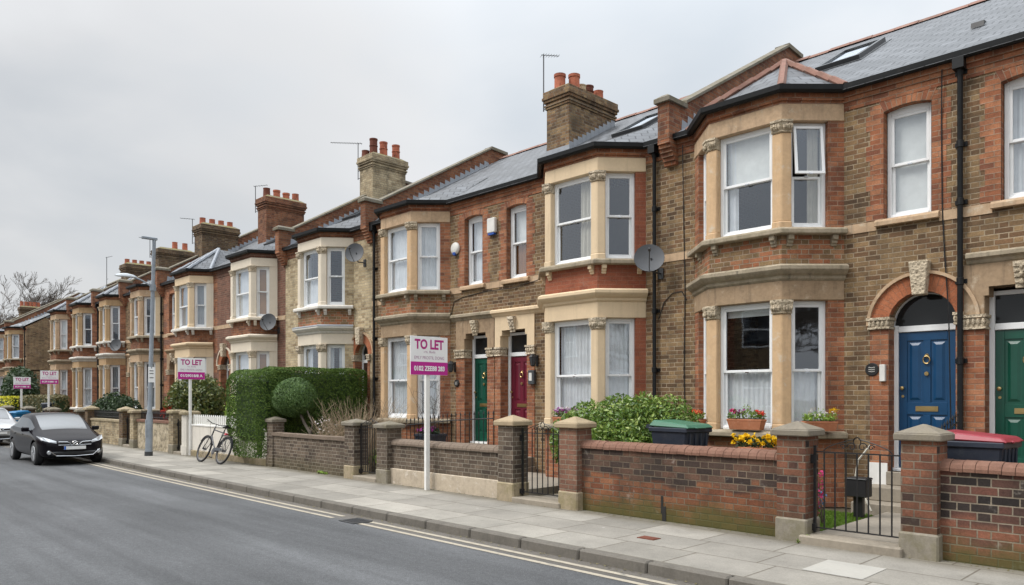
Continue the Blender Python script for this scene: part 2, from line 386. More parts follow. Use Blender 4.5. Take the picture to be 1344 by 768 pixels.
plain('sign_text_magenta', (.42,.02,.20), .5, var=.02)
plain('sign_text_grey', (.42,.25,.36), .5)
plain('alarm_blue', (.02,.08,.35), .4)
plain('picket_white', (.72,.71,.67), .5, var=.1, dirt=.2, dirtcol=(.4,.38,.33))
plain('wood_brown', (.12,.075,.045), .8, scale=12)
plain('bark_grey', (.11,.09,.07), .9, var=.4, scale=9, bump=.5)
plain('dry_twig', (.33,.25,.165), .9, var=.3, scale=9)
plain('dark_twig', (.09,.065,.05), .9, var=.3, scale=9)
plain('tree_twig', (.12,.10,.085), .9, var=.3)
plain('tyre_rubber', (.018,.018,.019), .8)
plain('alloy', (.42,.43,.44), .35, metal=.8)
plain('chrome', (.65,.65,.66), .15, metal=1.)
plain('black_trim', (.012,.012,.013), .5)
plain('plate_white', (.75,.75,.74), .4); plain('plate_blue', (.02,.12,.5), .4)
plain('car_paint_dark', (.007,.006,.008), .14, var=.02, bump=0., coat=0., spec=.16)
plain('car_paint_silver', (.42,.43,.44), .2, metal=.3, bump=0., coat=.6)
plain('headlamp', (.5,.52,.54), .12, metal=.3, coat=.8)
plain('bike_paint', (.03,.032,.036), .35, coat=.4)
plain('bike_silver', (.40,.41,.42), .35, metal=.6)
plain('red_plastic', (.5,.03,.05), .4)
plain('orange_blind', (.42,.22,.09), .8)
plain('interior_wall', (.16,.14,.12), .9)
plain('box_grey', (.05,.055,.06), .5); plain('box_white', (.65,.64,.6), .5)
plain('soil', (.05,.035,.025), .95, var=.4, scale=20, bump=.6)
# car glass
s = NT('car_glass'); b = s.bsdf((.02,.024,.028), .04, spec=1.); gg_ = s.N.new('ShaderNodeBsdfGlossy'); gg_.inputs['Roughness'].default_value = .03; gg_.inputs['Color'].default_value = (.9,.93,.96,1)
mx = s.N.new('ShaderNodeMixShader'); mx.inputs[0].default_value = .10; s.L.new(b.outputs[0], mx.inputs[1]); s.L.new(gg_.outputs[0], mx.inputs[2]); s.L.new(mx.outputs[0], s.out.inputs[0])
# window glass: thin pane, partly mirror, partly clear
s = NT('window_glass'); g = s.N.new('ShaderNodeBsdfGlossy'); W = s.geo()
g.inputs['Roughness'].default_value = .02; g.inputs['Color'].default_value = (.80,.84,.90,1)
s.L.new(s.bump(s.noise(W, 1.6, 2), .05, .02), g.inputs['Normal'])
t = s.N.new('ShaderNodeBsdfTransparent'); t.inputs[0].default_value = (.95,.97,.97,1)
dt = s.N.new('ShaderNodeVectorMath'); dt.operation = 'DOT_PRODUCT'; s.L.new(s.geo('Incoming'), dt.inputs[0]); s.L.new(s.geo('Normal'), dt.inputs[1])
fac = s.math('ADD', s.math('MULTIPLY', s.math('POWER', s.math('SUBTRACT', 1., s.math('ABSOLUTE', dt.outputs['Value'])), 3.), .9), .17, clamp=True)
mx = s.N.new('ShaderNodeMixShader'); s.L.new(fac, mx.inputs[0]); s.L.new(t.outputs[0], mx.inputs[1]); s.L.new(g.outputs[0], mx.inputs[2]); s.L.new(mx.outputs[0], s.out.inputs[0])
# dark fanlight glass over the doors
s = NT('fanlight_glass'); b = s.bsdf((.02,.021,.022), .06, spec=.35)
# curtains
def cloth(name, col, tr=.35):
    s = NT(name); W = s.geo(); c = s.mix(1., col, s.ramp(s.noise(W, 5, 3), [(.3,.9),(.7,1.06)]), 'MULTIPLY')
    b = s.bsdf(c, .9, spec=.1); t = s.N.new('ShaderNodeBsdfTranslucent'); s.L.new(c, t.inputs[0])
    mx = s.N.new('ShaderNodeMixShader'); mx.inputs[0].default_value = tr
    s.L.new(b.outputs[0], mx.inputs[1]); s.L.new(t.outputs[0], mx.inputs[2]); s.L.new(mx.outputs[0], s.out.inputs[0])
cloth('net_white', (.80,.82,.85), .12); cloth('blind_white', (.78,.79,.78), .1); cloth('curtain_grey', (.35,.38,.42), .15); cloth('curtain_brown', (.35,.17,.07), .15); cloth('curtain_cream', (.55,.52,.45), .15)
# asphalt
s = NT('asphalt'); W = s.geo(); wx, wy, wz = s.sep(W)
a = s.noise(W, .35, 5, .6); b = s.noise(W, 90, 4, .8); sp = s.vor(W, 75., 'Distance')
st = s.noise(s.comb(s.math('MULTIPLY', wx, .12), wy, 0.), 1.3, 4, .6)
c = s.mix(1., (.080,.082,.085), s.ramp(a, [(.3, .82), (.7, 1.15)]), 'MULTIPLY')
c = s.mix(1., c, s.ramp(st, [(.3, .86), (.7, 1.14)]), 'MULTIPLY')
c = s.mix(1., c, s.ramp(b, [(.3, .55), (.5, 1.), (.72, 1.75)]), 'MULTIPLY')
c = s.mix(1., c, s.ramp(s.noise(W, 22, 4, .8), [(.3, .8), (.5, 1.), (.7, 1.2)]), 'MULTIPLY')
c = s.mix(1., c, s.ramp(s.noise(s.comb(s.math('MULTIPLY', wx, .06), wy, 0.), 1.6, 4, .6), [(.35, .78), (.65, 1.16)]), 'MULTIPLY')
c = s.mix(s.smooth(sp, .16, .08), c, (.24,.24,.23))
c = s.mix(s.smooth(s.vor(W, 9., 'Distance'), .05, .02), c, (.26,.25,.235))
c = s.mix(s.math('MULTIPLY', s.smooth(s.noise(W, .9, 6, .8), .62, .68), .45), c, (.055,.056,.058))
edge = s.smooth(s.math('ADD', wy, s.math('MULTIPLY', s.noise(W, 2.5, 5), .3)), 6.08, 6.38)
c = s.mix(s.math('MULTIPLY', edge, .5), c, (.15,.125,.095))
s.bsdf(c, .85, s.bump(s.math('ADD', b, s.math('MULTIPLY', sp, .8)), .5, .006), spec=.3)
# paving slabs
s = NT('paving'); W = s.geo(); wx, wy, wz = s.sep(W)
yy = s.math('SUBTRACT', wy, 6.56); row = s.math('FLOOR', s.math('DIVIDE', yy, .66)); fy = s.math('SUBTRACT', yy, s.math('MULTIPLY', row, .66))
sx = s.math('ADD', wx, s.math('MULTIPLY', s.white(s.comb(row, 3., 1.)), .9)); k = s.math('FLOOR', s.math('DIVIDE', sx, .92)); fx = s.math('SUBTRACT', sx, s.math('MULTIPLY', k, .92))
d = s.math('MINIMUM', s.math('MINIMUM', fx, s.math('SUBTRACT', .92, fx)), s.math('MINIMUM', fy, s.math('SUBTRACT', .66, fy)))
d = s.math('ADD', d, s.math('MULTIPLY', s.math('SUBTRACT', s.noise(W, 14, 3), .5), .006))
rnd = s.white(s.comb(k, row, 2.)); r2 = s.white(s.comb(k, row, 8.))
c = s.ramp(rnd, [(0,(.215,.20,.172)),(.35,(.245,.228,.198)),(.7,(.265,.248,.215)),(1,(.31,.288,.25))])
c = s.mix(1., c, s.ramp(s.noise(W, .9, 6, .7), [(.3,.72),(.7,1.18)]), 'MULTIPLY')
c = s.mix(1., c, s.ramp(s.noise(W, 55, 4, .75), [(.3,.82),(.7,1.15)]), 'MULTIPLY')
c = s.mix(s.math('MULTIPLY', s.smooth(s.vor(W, 3.1), .10, .05), .35), c, (.10,.09,.08))
gum = s.vor(W, 1.7, 'Distance'); c = s.mix(s.math('MULTIPLY', s.smooth(gum, .045, .03), .6), c, (.11,.10,.09)); c = s.mix(s.math('MULTIPLY', s.smooth(s.vor(s.comb(s.math('ADD', wx, 7.3), wy, 0.), 1.2, 'Distance'), .035, .02), .6), c, (.42,.40,.37))
st2 = s.noise(W, 2.2, 6, .75); c = s.mix(s.math('MULTIPLY', s.smooth(st2, .58, .70), .4), c, (.12,.105,.085))
nearwall = s.smooth(s.math('ADD', wy, s.math('MULTIPLY', s.noise(W, 3, 5), .35)), 8.4, 8.85); c = s.mix(s.math('MULTIPLY', nearwall, .55), c, (.10,.085,.05))
c = s.mix(s.math('MULTIPLY', s.smooth(d, .015, .004), .8), c, (.09,.075,.055))
s.bsdf(c, .85, s.bump(s.math('ADD', s.math('MULTIPLY', s.smooth(d, .0, .012), .8), s.math('MULTIPLY', s.noise(W, 60, 4), .3)), .4, .006, None), spec=.3)
stone('kerb_granite', (.15,.136,.116), .35, (.075,.065,.052), .45, scale=4, bump=.5)
stone('pale_slab', (.36,.345,.31), .12, (.3,.27,.23), .2, scale=3, bump=.2)
stone('line_paint', (.40,.355,.28), .35, (.13,.125,.115), .9, scale=7, streak=0, bump=.2)
stone('earth', (.10,.085,.055), .4, (.05,.04,.03), .4, scale=2, streak=0, bump=.6)
stone('path_concrete', (.30,.265,.215), .3, (.13,.11,.085), .35, scale=1.7, streak=0, bump=.3)
# leaves
def leaf(name, cols, rough=.5, tr=.25, spec=.35, rnd_scale=1.):
    s = NT(name); W = s.geo(); ri = s.geo('Random Per Island')
    n = len(cols); f = s.math('ADD', s.math('MULTIPLY', ri, .75), s.math('MULTIPLY', s.noise(W, 1.8, 3), .35), clamp=True)
    c = s.ramp(f, [(i/(n-1), q) for i, q in enumerate(cols)])
    b = s.bsdf(c, rough, spec=spec); t = s.N.new('ShaderNodeBsdfTranslucent'); s.L.new(c, t.inputs[0])
    mx = s.N.new('ShaderNodeMixShader'); mx.inputs[0].default_value = tr
    s.L.new(b.outputs[0], mx.inputs[1]); s.L.new(t.outputs[0], mx.inputs[2]); s.L.new(mx.outputs[0], s.out.inputs[0])
leaf('privet_leaf', [(.035,.068,.014),(.062,.112,.022),(.095,.155,.034),(.145,.21,.048)], .6, .25, .15)
leaf('topiary_leaf', [(.04,.085,.022),(.075,.14,.035),(.14,.225,.062)])
leaf('laurel_leaf', [(.04,.08,.016),(.09,.17,.028),(.18,.27,.05),(.33,.40,.10)], .35, spec=.5)
leaf('camellia_leaf', [(.03,.05,.015),(.06,.09,.022),(.12,.15,.035),(.22,.20,.06)], .35, spec=.5)
leaf('dark_leaf', [(.015,.035,.015),(.03,.055,.02),(.05,.085,.03)])
leaf('yellow_leaf', [(.35,.36,.02),(.55,.52,.03),(.65,.62,.06)])
leaf('brown_leaf', [(.10,.09,.04),(.16,.14,.06),(.20,.17,.09)])
leaf('lime_leaf', [(.14,.25,.04),(.25,.38,.06),(.36,.48,.09)])
leaf('grass_blade', [(.09,.17,.02),(.14,.24,.03),(.20,.30,.05)])
for nm, c in (('petal_red',(.62,.06,.035)),('petal_pink',(.62,.06,.20)),('petal_yellow',(.80,.50,.01)),('petal_purple',(.34,.05,.26)),('petal_mauve',(.60,.38,.60)),('petal_white',(.7,.66,.62)),('petal_orange',(.75,.2,.08)),('petal_blue',(.12,.22,.36))):
    leaf(nm, [tuple(q*.8 for q in c), c], .7, .2, .2)
s = NT('lawn'); W = s.geo(); c = s.ramp(s.noise(W, 14, 6, .8), [(.25,(.06,.12,.015)),(.5,(.12,.21,.03)),(.8,(.20,.29,.055))]); s.bsdf(c, .9, s.bump(s.noise(W, 70, 4, .8), 1., .03), spec=.15)
# ------------------------------------------------------------------ houses
YF = 11.8; YB = 11.1; EAVE = 6.42; RY = 16.6; PITCH = .5757; EY = 11.62
def rz(y): return EAVE+(y-EY)*PITCH
GUT = [(.0,-.01),(.012,-.075),(.05,-.105),(.09,-.105),(.122,-.075),(.13,0.),(.118,0.),(.112,-.06),(.085,-.09),(.055,-.09),(.025,-.06),(.012,-.0)]

def arch_pts(a, b, z1, rise, n=10):
    """points left to right of an arch whose crown is z1 and springing z1-rise"""
    w = (b-a)/2
    if rise >= w*.98: return [(a+w-w*math.cos(PI*i/n), z1-rise+rise*math.sin(PI*i/n)) for i in range(n+1)]
    R = (w*w+rise*rise)/(2*rise); cz = z1-R; t0 = math.asin(w/R)
    return [(a+w+R*math.sin(-t0+2*t0*i/n), cz+R*math.cos(-t0+2*t0*i/n)) for i in range(n+1)]

def wall_front(mb, x0, x1, z0, z1, holes, y=YF, depth=.22):
    xs = sorted({x0, x1, *[q for h in holes for q in h[:2]]}); zs = sorted({z0, z1, *[q for h in holes for q in h[2:4]]})
    for a, b in zip(xs, xs[1:]):
        for c, d in zip(zs, zs[1:]):
            mx, mz = (a+b)/2, (c+d)/2
            if any(h[0] < mx < h[1] and h[2] < mz < h[3] for h in holes): continue
            mb.face([(a,y,c),(b,y,c),(b,y,d),(a,y,d)])
    for h in holes:
        a, b, c, d = h[:4]; rise = h[4] if len(h) > 4 else 0; dp = h[5] if len(h) > 5 else depth
        if dp == 0: continue
        zt = d-rise
        mb.face([(a,y,c),(a,y+dp,c),(a,y+dp,zt),(a,y,zt)]); mb.face([(b,y,c),(b,y,zt),(b,y+dp,zt),(b,y+dp,c)])
        mb.face([(a,y,c),(b,y,c),(b,y+dp,c),(a,y+dp,c)])
        if rise:
            P = arch_pts(a, b, d, rise, 14)
            for (px, pz), (qx, qz) in zip(P, P[1:]):
                mb.face([(px,y,pz),(qx,y,qz),(qx,y,d),(px,y,d)]); mb.face([(px,y,pz),(px,y+dp,pz),(qx,y+dp,qz),(qx,y,qz)])
        else: mb.face([(a,y,d),(a,y+dp,d),(b,y+dp,d),(b,y,d)])

def surround(mb, a, b, z0, z1, rise, y, side=.25, head=.26, jambs=True, n=14):
    """red jambs with toothed quoins and a gauged arch, 5 mm proud of the stock brick, 110 mm into the reveal"""
    e = .005; yy = y-e; zt = z1-rise
    if jambs:
        k = 0; z = z0
        while z < zt+.05:
            z2 = min(z+.225, zt+.12); w = side if k % 2 == 0 else side-.06; k += 1
            for s_, x in ((-1, a), (1, b)):
                mb.face([(x,yy,z),(x+s_*w,yy,z),(x+s_*w,yy,z2),(x,yy,z2)]); mb.face([(x+s_*w,yy,z),(x+s_*w,y+.01,z),(x+s_*w,y+.01,z2),(x+s_*w,yy,z2)])
            z = z2
        for s_, x in ((-1, a), (1, b)): mb.face([(x-s_*e,yy,z0),(x-s_*e,y+.11,z0),(x-s_*e,y+.11,zt),(x-s_*e,yy,zt)])
    P = arch_pts(a, b, z1, max(rise, .02), n); w = (b-a)/2; cx = (a+b)/2
    if rise >= w*.98: Q = arch_pts(a-head, b+head, z1+head, rise+head, n)
    else:
        sp = .10; Q = [(cx+(px-cx)*(1+sp/w*1.1), pz+head+(.02 if False else 0)) for px, pz in P]
    L = 0
    for i in range(len(P)-1):
        (px,pz),(qx,qz) = P[i], P[i+1]; (ux,uz),(vx,vz) = Q[i], Q[i+1]
        dl = math.hypot((px+ux)/2-(qx+vx)/2, (pz+uz)/2-(qz+vz)/2)
        mb.face([(px,yy-.002,pz),(qx,yy-.002,qz),(vx,yy-.002,vz),(ux,yy-.002,uz)], uv=[(0,L),(0,L+dl),(head,L+dl),(head,L)])
        mb.face([(px,yy-.002,pz-e),(px,y+.11,pz-e),(qx,y+.11,qz-e),(qx,yy-.002,qz-e)], uv=[(0,L),(.11,L),(.11,L+dl),(0,L+dl)])
        L += dl

def wavy(mb, f, t0, t1, o, z0, z1, amp=.02, per=.09, n=None):
    n = n or max(8, int((t1-t0)/per*6)); prev = None
    ph = random.random()*6
    for i in range(n+1):
        t = t0+(t1-t0)*i/n; w = amp*(math.sin(2*PI*t/per+ph)+.5*math.sin(2*PI*t/per*.37+ph*2))
        cur = (f(t, o+w*.8, z0), f(t, o+w*.5, z1))
        if prev: mb.face([prev[0], cur[0], cur[1], prev[1]])
        prev = cur

def window(par, A, B, z0, z1, cur='net', inset=.10, arch=0., tilt=False, mid=.5, fw=.055, det=True, fmat='white_upvc', curmat='net_white'):
    dx, dy = B[0]-A[0], B[1]-A[1]; L = math.hypot(dx, dy); dx /= L; dy /= L; nx, ny = dy, -dx
    f = lambda t, o, z: (A[0]+dx*t+nx*(o-inset), A[1]+dy*t+ny*(o-inset), z)
    bx = lambda mb, *a: mb.box(*a, T=f)
    m = MB(); zt = z1
    bx(m, 0, fw, -.09, 0, z0, zt); bx(m, L-fw, L, -.09, 0, z0, zt); bx(m, fw, L-fw, -.09, .0, z0, z0+.06); bx(m, fw+.0, L-fw, -.07, .025, z0-.01, z0+.035)
    bx(m, fw, L-fw, -.09, -.002, zt-fw-arch, zt+.0)
    if arch: bx(m, 0, L, -.09, -.0, zt, zt+.03)
    w = build(m, 'window', fmat, par, bevel=.006 if det else 0)
    a0, a1, b0, b1 = fw, L-fw, z0+.06, zt-fw-arch; zm = b0+(b1-b0)*mid; r = .042
    def sash(za, zb, o, meet_top=False, tl=None):
        s = MB(); g = lambda t, oo, z: f(t, oo+(tl*(zb-z) if tl else 0), z)
        s.box(a0, a0+r, o-.04, o, za, zb, T=g); s.box(a1-r, a1, o-.04, o, za, zb, T=g)
        s.box(a0+r, a1-r, o-.04, o-.001, za, za+r, T=g); s.box(a0+r, a1-r, o-.04, o-.001, zb-r, zb, T=g)
        so = build(s, 'sash', fmat, w, bevel=.004 if det else 0)
        p = MB(); p.face([g(a0+r-.005, o-.02, za+r-.005), g(a1-r+.005, o-.02, za+r-.005), g(a1-r+.005, o-.02, zb-r+.005), g(a0+r-.005, o-.02, zb-r+.005)])
        build(p, 'pane', 'window_glass', w)
        if det:
            h = MB(); h.box((a0+a1)/2-.03, (a0+a1)/2+.03, o-.01, o+.012, (zb if meet_top else za)-.006, (zb if meet_top else za)+.012, T=g)
            build(h, 'catch', 'chrome', w)
    if tilt:
        sash(zm, b1, .035, tl=.13); sash(b0, zm, -.045, True)
    else:
        sash(zm-.02, b1, -.005); sash(b0, zm+.02, -.047, True)
    if cur:
        t0, t1 = a0+.02, a1-.02; o = -.125
        def cl(name, mat, za, zb, ta=t0, tb=t1, amp=.012, per=.085):
            c = MB(); wavy(c, f, ta, tb, o, za, zb, amp, per); build(c, name, mat, w, smooth='all', recalc=False)
        def blind(mat, za, zb):
            c = MB(); bx(c, t0, t1, -.125, -.12, za, zb); bx(c, t0, t1, -.135, -.11, za-.02, za); build(c, 'roller_blind', mat, w)
        if cur == 'net': cl('net_curtain', curmat, z0+.03, z1-.02)
        elif cur == 'half': cl('net_curtain', curmat, z0+.03, zm); blind('blind_white', b1-.12, b1+.03)
        elif cur == 'halfonly': cl('net_curtain', curmat, z0+.03, zm)
        elif cur == 'blind': blind('blind_white', b0+(b1-b0)*.52, b1+.03); cl('net_curtain', curmat, z0+.03, z1-.02, t0, t0+(t1-t0)*.22, .02)
        elif cur == 'side': cl('curtain', 'curtain_cream', z0+.03, z1-.02, t1-(t1-t0)*.4, t1, .02)
        elif cur == 'full_blind': blind('blind_white', b0+.02, b1+.03)
        elif cur == 'brown': blind('orange_blind', b0+.02, b1+.03)
        elif cur == 'halfbrown': blind('blind_white', zm, b1+.03); cl('curtain', 'curtain_brown', z0+.03, zm-.03, amp=.015)
        elif cur == 'drapes':
            cl('curtain', curmat, z0+.03, z1-.02, t0, t0+(t1-t0)*.3, .02); cl('curtain', curmat, z0+.03, z1-.02, t1-(t1-t0)*.3, t1, .02)
        elif cur == 'grey': cl('curtain', 'curtain_grey', z0+.03, z1-.02, amp=.02, per=.13)
    return w

def lerp(a, b, t): return (a[0]+(b[0]-a[0])*t, a[1]+(b[1]-a[1])*t)
def along(a, b, d):
    L = math.hypot(b[0]-a[0], b[1]-a[1]); return lerp(a, b, d/L)

def bay(h, P, det=True):
    Lw, LC, RC, Rw = P['bay']; y = P['y']; yb = y-.7
    pts = [(Lw, y), (LC, yb), (RC, yb), (Rw, y)]
    st = P.get('stone', 'sandstone'); stl = P.get('stone_low', st); sill = P.get('sill', 'grey_sill_stone'); corn = P.get('corn', sill)
    # brickwork of the bay: dado, panel between storeys, band under the gutter
    m = MB(); m.sweep(pts, [(0,0),(0,1.07),(-.2,1.07),(-.2,0)])
    b = build(m, 'bay', P.get('baybrick', 'red_brick'), h)
    m = MB(); m.sweep(pts, [(.002,3.69),(.002,4.20),(-.2,4.20),(-.2,3.69)]); build(m, 'brick_panel', P.get('panel', 'red_brick'), b)
    m = MB(); m.sweep(pts, [(.004,6.2),(.004,6.26),(.04,6.26),(.04,6.40),(-.2,6.40),(-.2,6.2)]); build(m, 'brick_band', P.get('band', 'red_brick'), b)
    bv = .012 if det else 0
    for z0, z1, mt in ((3.19, 3.50, stl), (5.95, 6.215, st)):
        m = MB(); m.sweep(pts, [(.016,z0),(.016,z1),(-.16,z1),(-.16,z0)]); build(m, 'lintel', mt, b, bevel=bv)
        # chamfered stop mouldings under the lintel
    for z0, mt in ((1.06, sill), (4.19, sill)):
        m = MB(); m.sweep(pts, [(.14,z0),(.145,z0+.02),(.145,z0+.08),(.10,z0+.105),(-.16,z0+.118),(-.16,z0)]); build(m, 'sill', mt, b, bevel=bv)
    m = MB(); m.sweep(pts, [(.02,3.49),(.05,3.52),(.06,3.56),(.11,3.59),(.15,3.63),(.165,3.65),(.165,3.70),(.10,3.735),(-.16,3.735),(-.16,3.49)]); build(m, 'cornice', corn, b)
    if P.get('lead', False):
        m = MB(); m.sweep(pts, [(.10,3.737),(.168,3.706),(.168,3.69),(.172,3.69),(.172,3.71),(.10,3.745)]); build(m, 'flashing', 'lead_flashing', b)
    # corbels under the upper sill
    cps = []
    for (p, q), ds in (((pts[0], pts[1]), (.45,)), ((pts[1], pts[2]), (.12, (LC-RC)*-1-.12)), ((pts[2], pts[3]), (.12, .80))):
        dx, dy = q[0]-p[0], q[1]-p[1]; L = math.hypot(dx, dy); dx /= L; dy /= L
        for d in ds:
            d = min(d, L-.08)
            g = lambda t, o, z: (p[0]+dx*t+dy*o, p[1]+dy*t-dx*o, z)
            m = MB()
            for oo, z0, z1 in ((.03,4.02,4.07),(.06,4.06,4.12),(.10,4.11,4.195)): m.box(d-.045, d+.045, -.02, oo, z0, z1, T=g)
            build(m, 'corbel', P.get('corbel', sill), b, bevel=.01 if det else 0)
    # wall-end brick piers and stone corner mullions with carved capitals, both storeys
    pier = P.get('pier', .25)
    for z0, z1, cb, mt, cm in ((1.17,3.195,2.98,stl,P.get('cap','carved_stone')), (4.30,5.955,5.77,st,P.get('cap','carved_stone'))):
        for a, c in ((pts[3], pts[2]), (pts[0], pts[1])):
            e = along(a, c, pier); pp = [a, e] if a is pts[0] else [e, a]
            m = MB(); m.sweep(pp, [(-.0,z0),(-.0,z1),(-.17,z1),(-.17,z0)])
            build(m, 'brick_pier', P.get('piermat', 'red_brick'), b)
        for i in (1, 2):
            c = pts[i]; a = along(c, pts[i-1], .15); d = along(c, pts[i+1], .15); q = [a, c, d]
            m = MB(); m.sweep(q, [(.02,z0+.1),(.02,cb),(-.16,cb),(-.16,z0+.1)]); m.sweep(q, [(.035,z0-.02),(.035,z0+.09),(.02,z0+.115),(-.15,z0+.115),(-.15,z0-.02)])
            co = build(m, 'column', P.get('colmat', mt), b, bevel=.015 if det else 0)
            m = MB(); m.sweep(q, [(.03,cb),(.045,cb+.015),(.03,cb+.03),(.04,cb+.06),(.075,cb+.15),(.085,z1-.035),(.085,z1-.002),(-.15,z1-.002),(-.15,cb)])
            if det:
                for (u, v), dd in (((a, c), 1), ((c, d), -1)):
                    ux, uy = v[0]-u[0], v[1]-u[1]; L = math.hypot(ux, uy); ux /= L; uy /= L
                    for k in range(4):
                        t = L*(k+.5)/4
                        cx, cy = u[0]+ux*t+uy*.06, u[1]+uy*t-ux*.06
                        m.lathe((cx, cy, cb+.09), [(.004,-.05),(.018,-.03),(.026,.0),(.022,.03),(.004,.05)], 6)
            build(m, 'capital', cm, co)
    # bay windows
    wc = P['wins']  # low: left, front, right; up: left, front, right
    tl = P.get('tilt', False)
    for s_, (z0, z1) in enumerate(((1.18, 3.19), (4.31, 5.95))):
        lw = [along(pts[0], pts[1], pier), along(pts[1], pts[0], .15)]
        fr = [along(pts[1], pts[2], .15), along(pts[2], pts[1], .15)]
        rt = [along(pts[2], pts[3], .15), along(pts[3], pts[2], pier)]
        for k, (q, c) in enumerate(zip((lw, fr, rt), wc[s_])):
            if det or k: window(h, q[0], q[1], z0, z1, c, .09, tilt=(tl and s_ == 1 and k == 2), det=det, mid=P.get('mid', .5) if s_ else .46, curmat=P.get('curmat','net_white'))
    # floors inside
    m = MB()
    for z in (.6, 3.45): m.face([(Lw, y+.0, z), (LC, yb+.17, z), (RC, yb+.17, z), (Rw, y+.0, z)])
    build(m, 'floor', 'interior_wall', b)
    # roof of the bay
    g = offs(pts, .10); rm = P.get('slate', 'roof_slate'); zg = EAVE+.0; hy = y-YF
    m = MB()
    if P['bayroof'] == 'hip':
        A = ((LC+RC)/2, 12.5+hy, 7.46); Bk = ((LC+RC)/2, 13.42+hy, 7.46)
        G = [(q[0], q[1], zg) for q in g]
        L0 = (G[0][0], y-.15, zg); R0 = (G[3][0], y-.15, zg)
        for t in ([G[1], G[2], A], [G[2], R0, A], [L0, G[1], A], [R0, Bk, A], [Bk, L0, A]): m.face(t)
        ro = build(m, 'bay_roof', rm, h)
        m = MB()
        for e in (G[1], G[2], R0, L0):
            a, b_ = Vector(e), Vector(A); n = int((b_-a).length/.4)+1
            for k in range(n):
                p, q = a.lerp(b_, k/n), a.lerp(b_, (k+.97)/n)
                m.tube([p+Vector((0,0,.015)), q+Vector((0,0,.035))], .065, 6)
        build(m, 'hip_tiles', P.get('hipmat', 'ridge_terracotta'), ro)
    else:
        ty = P.get('by', 13.4)+hy; tz = rz(ty-hy)+.02
        UL, UR = (Lw+.35, ty, tz), (Rw-.35, ty, tz)
        G = [(q[0], q[1], zg) for q in g]; L0 = (Lw-.12, y-.12, zg+.03); R0 = (Rw+.12, y-.12, zg+.03)
        for t in ([G[1], G[2], UR, UL], [G[2], R0, UR], [L0, G[1], UL]): m.face(t)
        ro = build(m, 'bay_roof', rm, h)
    return pts

